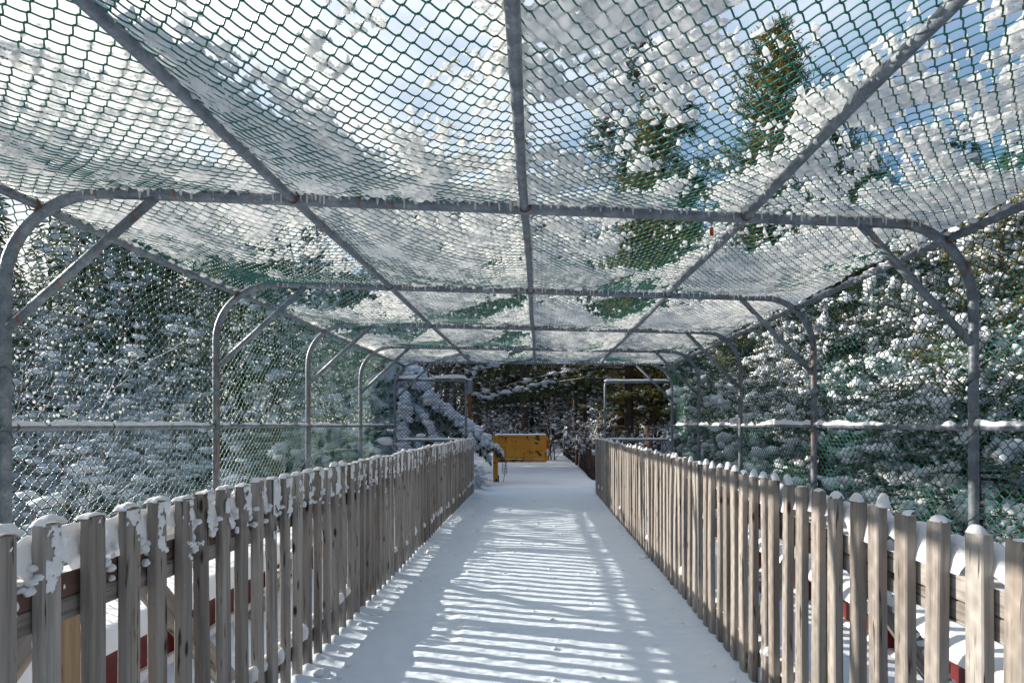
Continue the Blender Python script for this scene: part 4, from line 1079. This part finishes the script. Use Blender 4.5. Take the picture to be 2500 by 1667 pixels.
# overhanging hemlock on the right of the path beyond the bridge
def hemlock():
    rg = np.random.default_rng(91); tr = MB(); cr = MB(); sn = MB()
    tr.tube([(2.9, 18.6, -.4), (2.85, 18.6, 3), (2.95, 18.7, 6.5), (2.9, 18.7, 9)], [.16, .13, .09, .03], 10)
    PB, DB, LB, SP, SR, SA = [], [], [], [], [], []
    limbs = [((2.85, 18.6, 2.2), (-1, -.05, .42), 3.3), ((2.85, 18.6, 2.7), (-1, -.12, .22), 4.6), ((2.88, 18.6, 3.1), (-1, .1, .16), 5.0), ((2.88, 18.6, 3.4), (-1, -.25, .12), 5.2), ((2.9, 18.6, 3.8), (-1, .2, .06), 5.4), ((2.9, 18.6, 4.1), (-1, -.1, .1), 5.6),
             ((2.88, 18.6, 3.2), (.9, -.3, .2), 2.4), ((2.88, 18.6, 3.6), (1, .3, .2), 2.6), ((2.9, 18.6, 4.5), (-1, -.5, .1), 5.0), ((2.9, 18.6, 4.4), (-.3, -1, .1), 3.0), ((2.9, 18.6, 5), (.5, -1, .1), 3.0), ((2.9, 18.6, 5.4), (-.8, .6, .1), 3.5)]
    for p0, d, L in limbs:
        P = bezier(p0, d, L, .55, 16, rg, .045); tr.tube(P, np.linspace(.04, .006, len(P)), 5, False)
        for i in range(2, len(P)):
            sg = P[i]-P[i-1]; sg /= np.linalg.norm(sg); sd = np.cross(sg, (0, 0, 1))
            for k_ in range(8):
                td = sd*rg.choice((-1, 1))*rg.uniform(.3, 1)+sg*.6+np.array([0, 0, -.45+rg.normal()*.2]); td /= np.linalg.norm(td); ln = rg.uniform(.25, .75)
                m = 9; tt = np.linspace(.05, 1, m)[:, None]*ln; base = P[i]+td*tt+np.array([0, 0, -1.])*tt**2*.35
                for rep in range(3):
                    dd = td+rg.normal(size=(m, 3))*.55+np.array([0, 0, -.1]); dd /= np.linalg.norm(dd, axis=1)[:, None]; PB.append(base); DB.append(dd); LB.append(rg.uniform(.07, .13, m))
                if rg.random() < .30: q = rg.uniform(.025, .065); SP.append(P[i]+td*ln*.5+(0, 0, .0)); SR.append((q*1.6, q*.8, q*.55)); SA.append(math.atan2(td[1], td[0]))
            if fbm(P[i][0]*1.1, p0[2]*3, 0, 2) > .5:
                for k_ in range(5): q = rg.uniform(.03, .085); SP.append(P[i]+rg.normal(size=3)*(.10, .07, .03)+(0, 0, .04)); SR.append((q*1.6, q, q*.6)); SA.append(math.atan2(sg[1], sg[0]))
    quads_along(cr, np.concatenate(PB), np.concatenate(DB), np.concatenate(LB), .02, rg); blobs(sn, SP, SR, ICO, rg, np.array(SA))
    r_ = empty("hemlock_tree"); link("trunk", tr.mesh("trunk", M_TRUNK), r_); link("crown", cr.mesh("crown", M_NEEDLE, False), r_); link("snow_load", sn.mesh("snow_load", M_SNOWTREE), r_)
    tag(r_, "dark evergreen whose snow streaked limbs hang across the path beyond the gate", "tree")
hemlock()
# snowy bare saplings near the exit
tw, sn = shrub(71, 2.6, 1.0, 3, 4, .3, .22, .02, .045)
SAP = empty("snowy_sapling"); link("twigs", tw.mesh("twigs", mat_twig("dusted_twig", (.10, .065, .05), .15, .5)), SAP); link("snow_load", sn.mesh("snow_load", M_SNOWTREE), SAP)
for (x, y, s, lb) in ((1.7, 19.5, 1.1, "twisted snow dusted sapling left of the right exit panel"), (2.3, 17.5, .8, "small snowy bush inside the dark post fence"), (-.9, 24, 1.3, "snow lined bare branches above the yellow gate"),
                      (.3, 22.5, 1.35, "snow lined sapling above the right end of the yellow gate"), (-1.9, 25, 1.3, "snow dusted sapling by the grey box post"), (1.5, 24, 1.1, "farther snowy sapling right of the gate"), (3.6, 18.5, 1.1, "snowy sapling inside the right exit panel"), (4.6, 19.4, 1.3, "snowy sapling at the right side of the exit panel")):
    place(SAP, x, y, gz(x, y)*.3, s, rg.random()*6.28, lb, "sapling", "saplings beyond the bridge")
# weeds / mound at the left fence end
tw, sn = shrub(81, .75, .5, 5, 3, .3, .9, .008, .05)
SN = empty("snowy_weeds"); link("twigs", tw.mesh("twigs", M_TWIG), SN); link("snow_load", sn.mesh("snow_load", M_SNOWTREE), SN)
place(SN, -1.28, 12.0, -.05, 1.0, .2, "snow loaded weeds at the far end of the left picket fence", "weeds")
place(SN, -1.5, 12.8, -.05, 1.2, 1.2, "snow loaded weeds just past the left picket fence end", "weeds")

# dark post fence right of the far path
root = empty("post_fence", (1.36, 14.7, 0)); tag(root, "row of dark rustic posts along the right edge of the path beyond the bridge", "fence")
rg2 = np.random.default_rng(15)
for q in range(24):
    y = 14.75+q*.48; x = 1.42-.012*q+rg2.normal()*.02; hgt = .95+rg2.normal()*.10
    mb = MB(); mb.tube([(x-1.36, y-14.7, -.55), (x-1.36+rg2.normal()*.03, y-14.7, hgt*.5-.1), (x-1.36+rg2.normal()*.04, y-14.7, hgt-.15)], [.055, .05, .04], 8); mb.build("post", M_TRUNK, root)
for z in (.3, .65):
    mb = MB(); mb.tube([(.06, .0, z), (.0, 5, z+.03), (-.2, 11, z)], .025, 7); mb.build("rail", M_TRUNK, root)

# far wood all round: one mass; unseen rear trees added to block sky light
def far_wood():
    rg = np.random.default_rng(101); cr = MB(); PB, DB, LB, WB = [], [], [], []; SP, SR = [], []; tr = MB()
    for q in range(520):
        a = rg.uniform(-100, 100) ; a = R(90+a); d = rg.uniform(34, 60) if q < 190 else rg.uniform(20, 34)
        x, y = d*math.cos(a), d*math.sin(a)
        if q >= 190 and (abs(x) < 9 and y < 34 and y > 0): continue
        if q >= 400:  # unseen trees behind the camera, added to cut low sky light on the path
            a = R(rg.uniform(190, 360)); d = rg.uniform(9, 26); x, y = d*math.cos(a), -2+d*math.sin(a)
        if x < 0 and y < 14 and y > -2: h = d*math.tan(R(15))+3
        elif x < -4: h = min(rg.uniform(8, 13), d*math.tan(R(21))+3)
        else: h = rg.uniform(9, 14)
        if 330 <= q < 400: x, y = rg.uniform(-15, 17), rg.uniform(31, 44); h = rg.uniform(6, 12)
        g0 = gz(x, y); r0 = rg.uniform(1.5, 2.4)
        tr.tube([(x, y, g0-.5), (x, y, g0+h)], [.18, .03], 5, False)
        n = 1500; t = rg.random(n)**.8; rr = r0*(1-t)**.8*rg.uniform(.3, 1, n)+.1; az = rg.random(n)*6.283
        P = np.stack([x+rr*np.cos(az), y+rr*np.sin(az), g0+.8+t*(h-.8)-.25*rr], -1); D = np.stack([np.cos(az), np.sin(az), -.35+0*az], -1)+rg.normal(size=(n, 3))*.3; D /= np.linalg.norm(D, axis=1)[:, None]
        PB.append(P); DB.append(D); LB.append(rg.uniform(.16, .38, n)); m = rg.random(n) < (.17 if q < 330 else .05); m &= t < .9
        for c in P[m]: q_ = rg.uniform(.06, .20); SP.append(c+(0, 0, .08)); SR.append((q_*1.5, q_*1.2, q_*.5))
    quads_along(cr, np.concatenate(PB), np.concatenate(DB), np.concatenate(LB), .055, rg)
    a = cr.mesh("far_wood", M_NEEDLE, False); o = link("far_wood", a); tag(o, "distant snowy evergreen wood beyond the nearer trees, with unseen trees added behind the camera to block sky light", "wood", kind="stuff")
    s_ = MB(); blobs(s_, SP, SR, ICO0, rg); o = s_.build("far_wood_snow", M_SNOWTREE); tag(o, "snow lying on the distant wood and on the unseen trees added behind the camera", "snow", kind="stuff")
    o = tr.build("far_wood_trunks", M_TRUNK); tag(o, "trunks of the distant wood and of the unseen trees added behind the camera", "wood", kind="stuff")
far_wood()

# ------------------------------------------------------------------ individual labels for the side conifers
def rank_labels(group, side):
    obs = [o for o in COL.objects if o.get("group") == group]
    for o in obs:
        if "_xy" in o: del o["_xy"]
    for o in obs:
        x, y = o.location.x, o.location.y; d = abs(x)
        row = "in the row closest to the net" if d < 6.4 else ("in the second row" if d < 8.8 else "in the rear row")
        same = sorted([b for b in obs if ((abs(b.location.x) < 6.4), (abs(b.location.x) < 8.8)) == ((d < 6.4), (d < 8.8))], key=lambda b: b.location.y)
        i = same.index(o); ordn = ["nearest", "second", "third", "fourth", "fifth", "sixth", "seventh", "eighth", "ninth", "tenth"][i]
        o["label"] = f"{ordn} snow laden conifer {row} behind the {side} net"
rank_labels(G_LT, "left"); rank_labels(G_RT, "right")
th = sorted([o for o in COL.objects if o.get("group") == "snowy thickets behind the left net"], key=lambda o: (o.location.x < -6.5, o.location.y))
fr = [o for o in th if o.location.x > -6.5]; bk = [o for o in th if o.location.x <= -6.5]
for lst, nm in ((fr, "front"), (bk, "back")):
    for i, o in enumerate(lst): o["label"] = f"{['nearest','second','third','fourth','fifth','sixth','seventh','eighth','ninth','tenth','eleventh','twelfth'][i]} leafless snow crusted thicket of the {nm} row behind the left net"
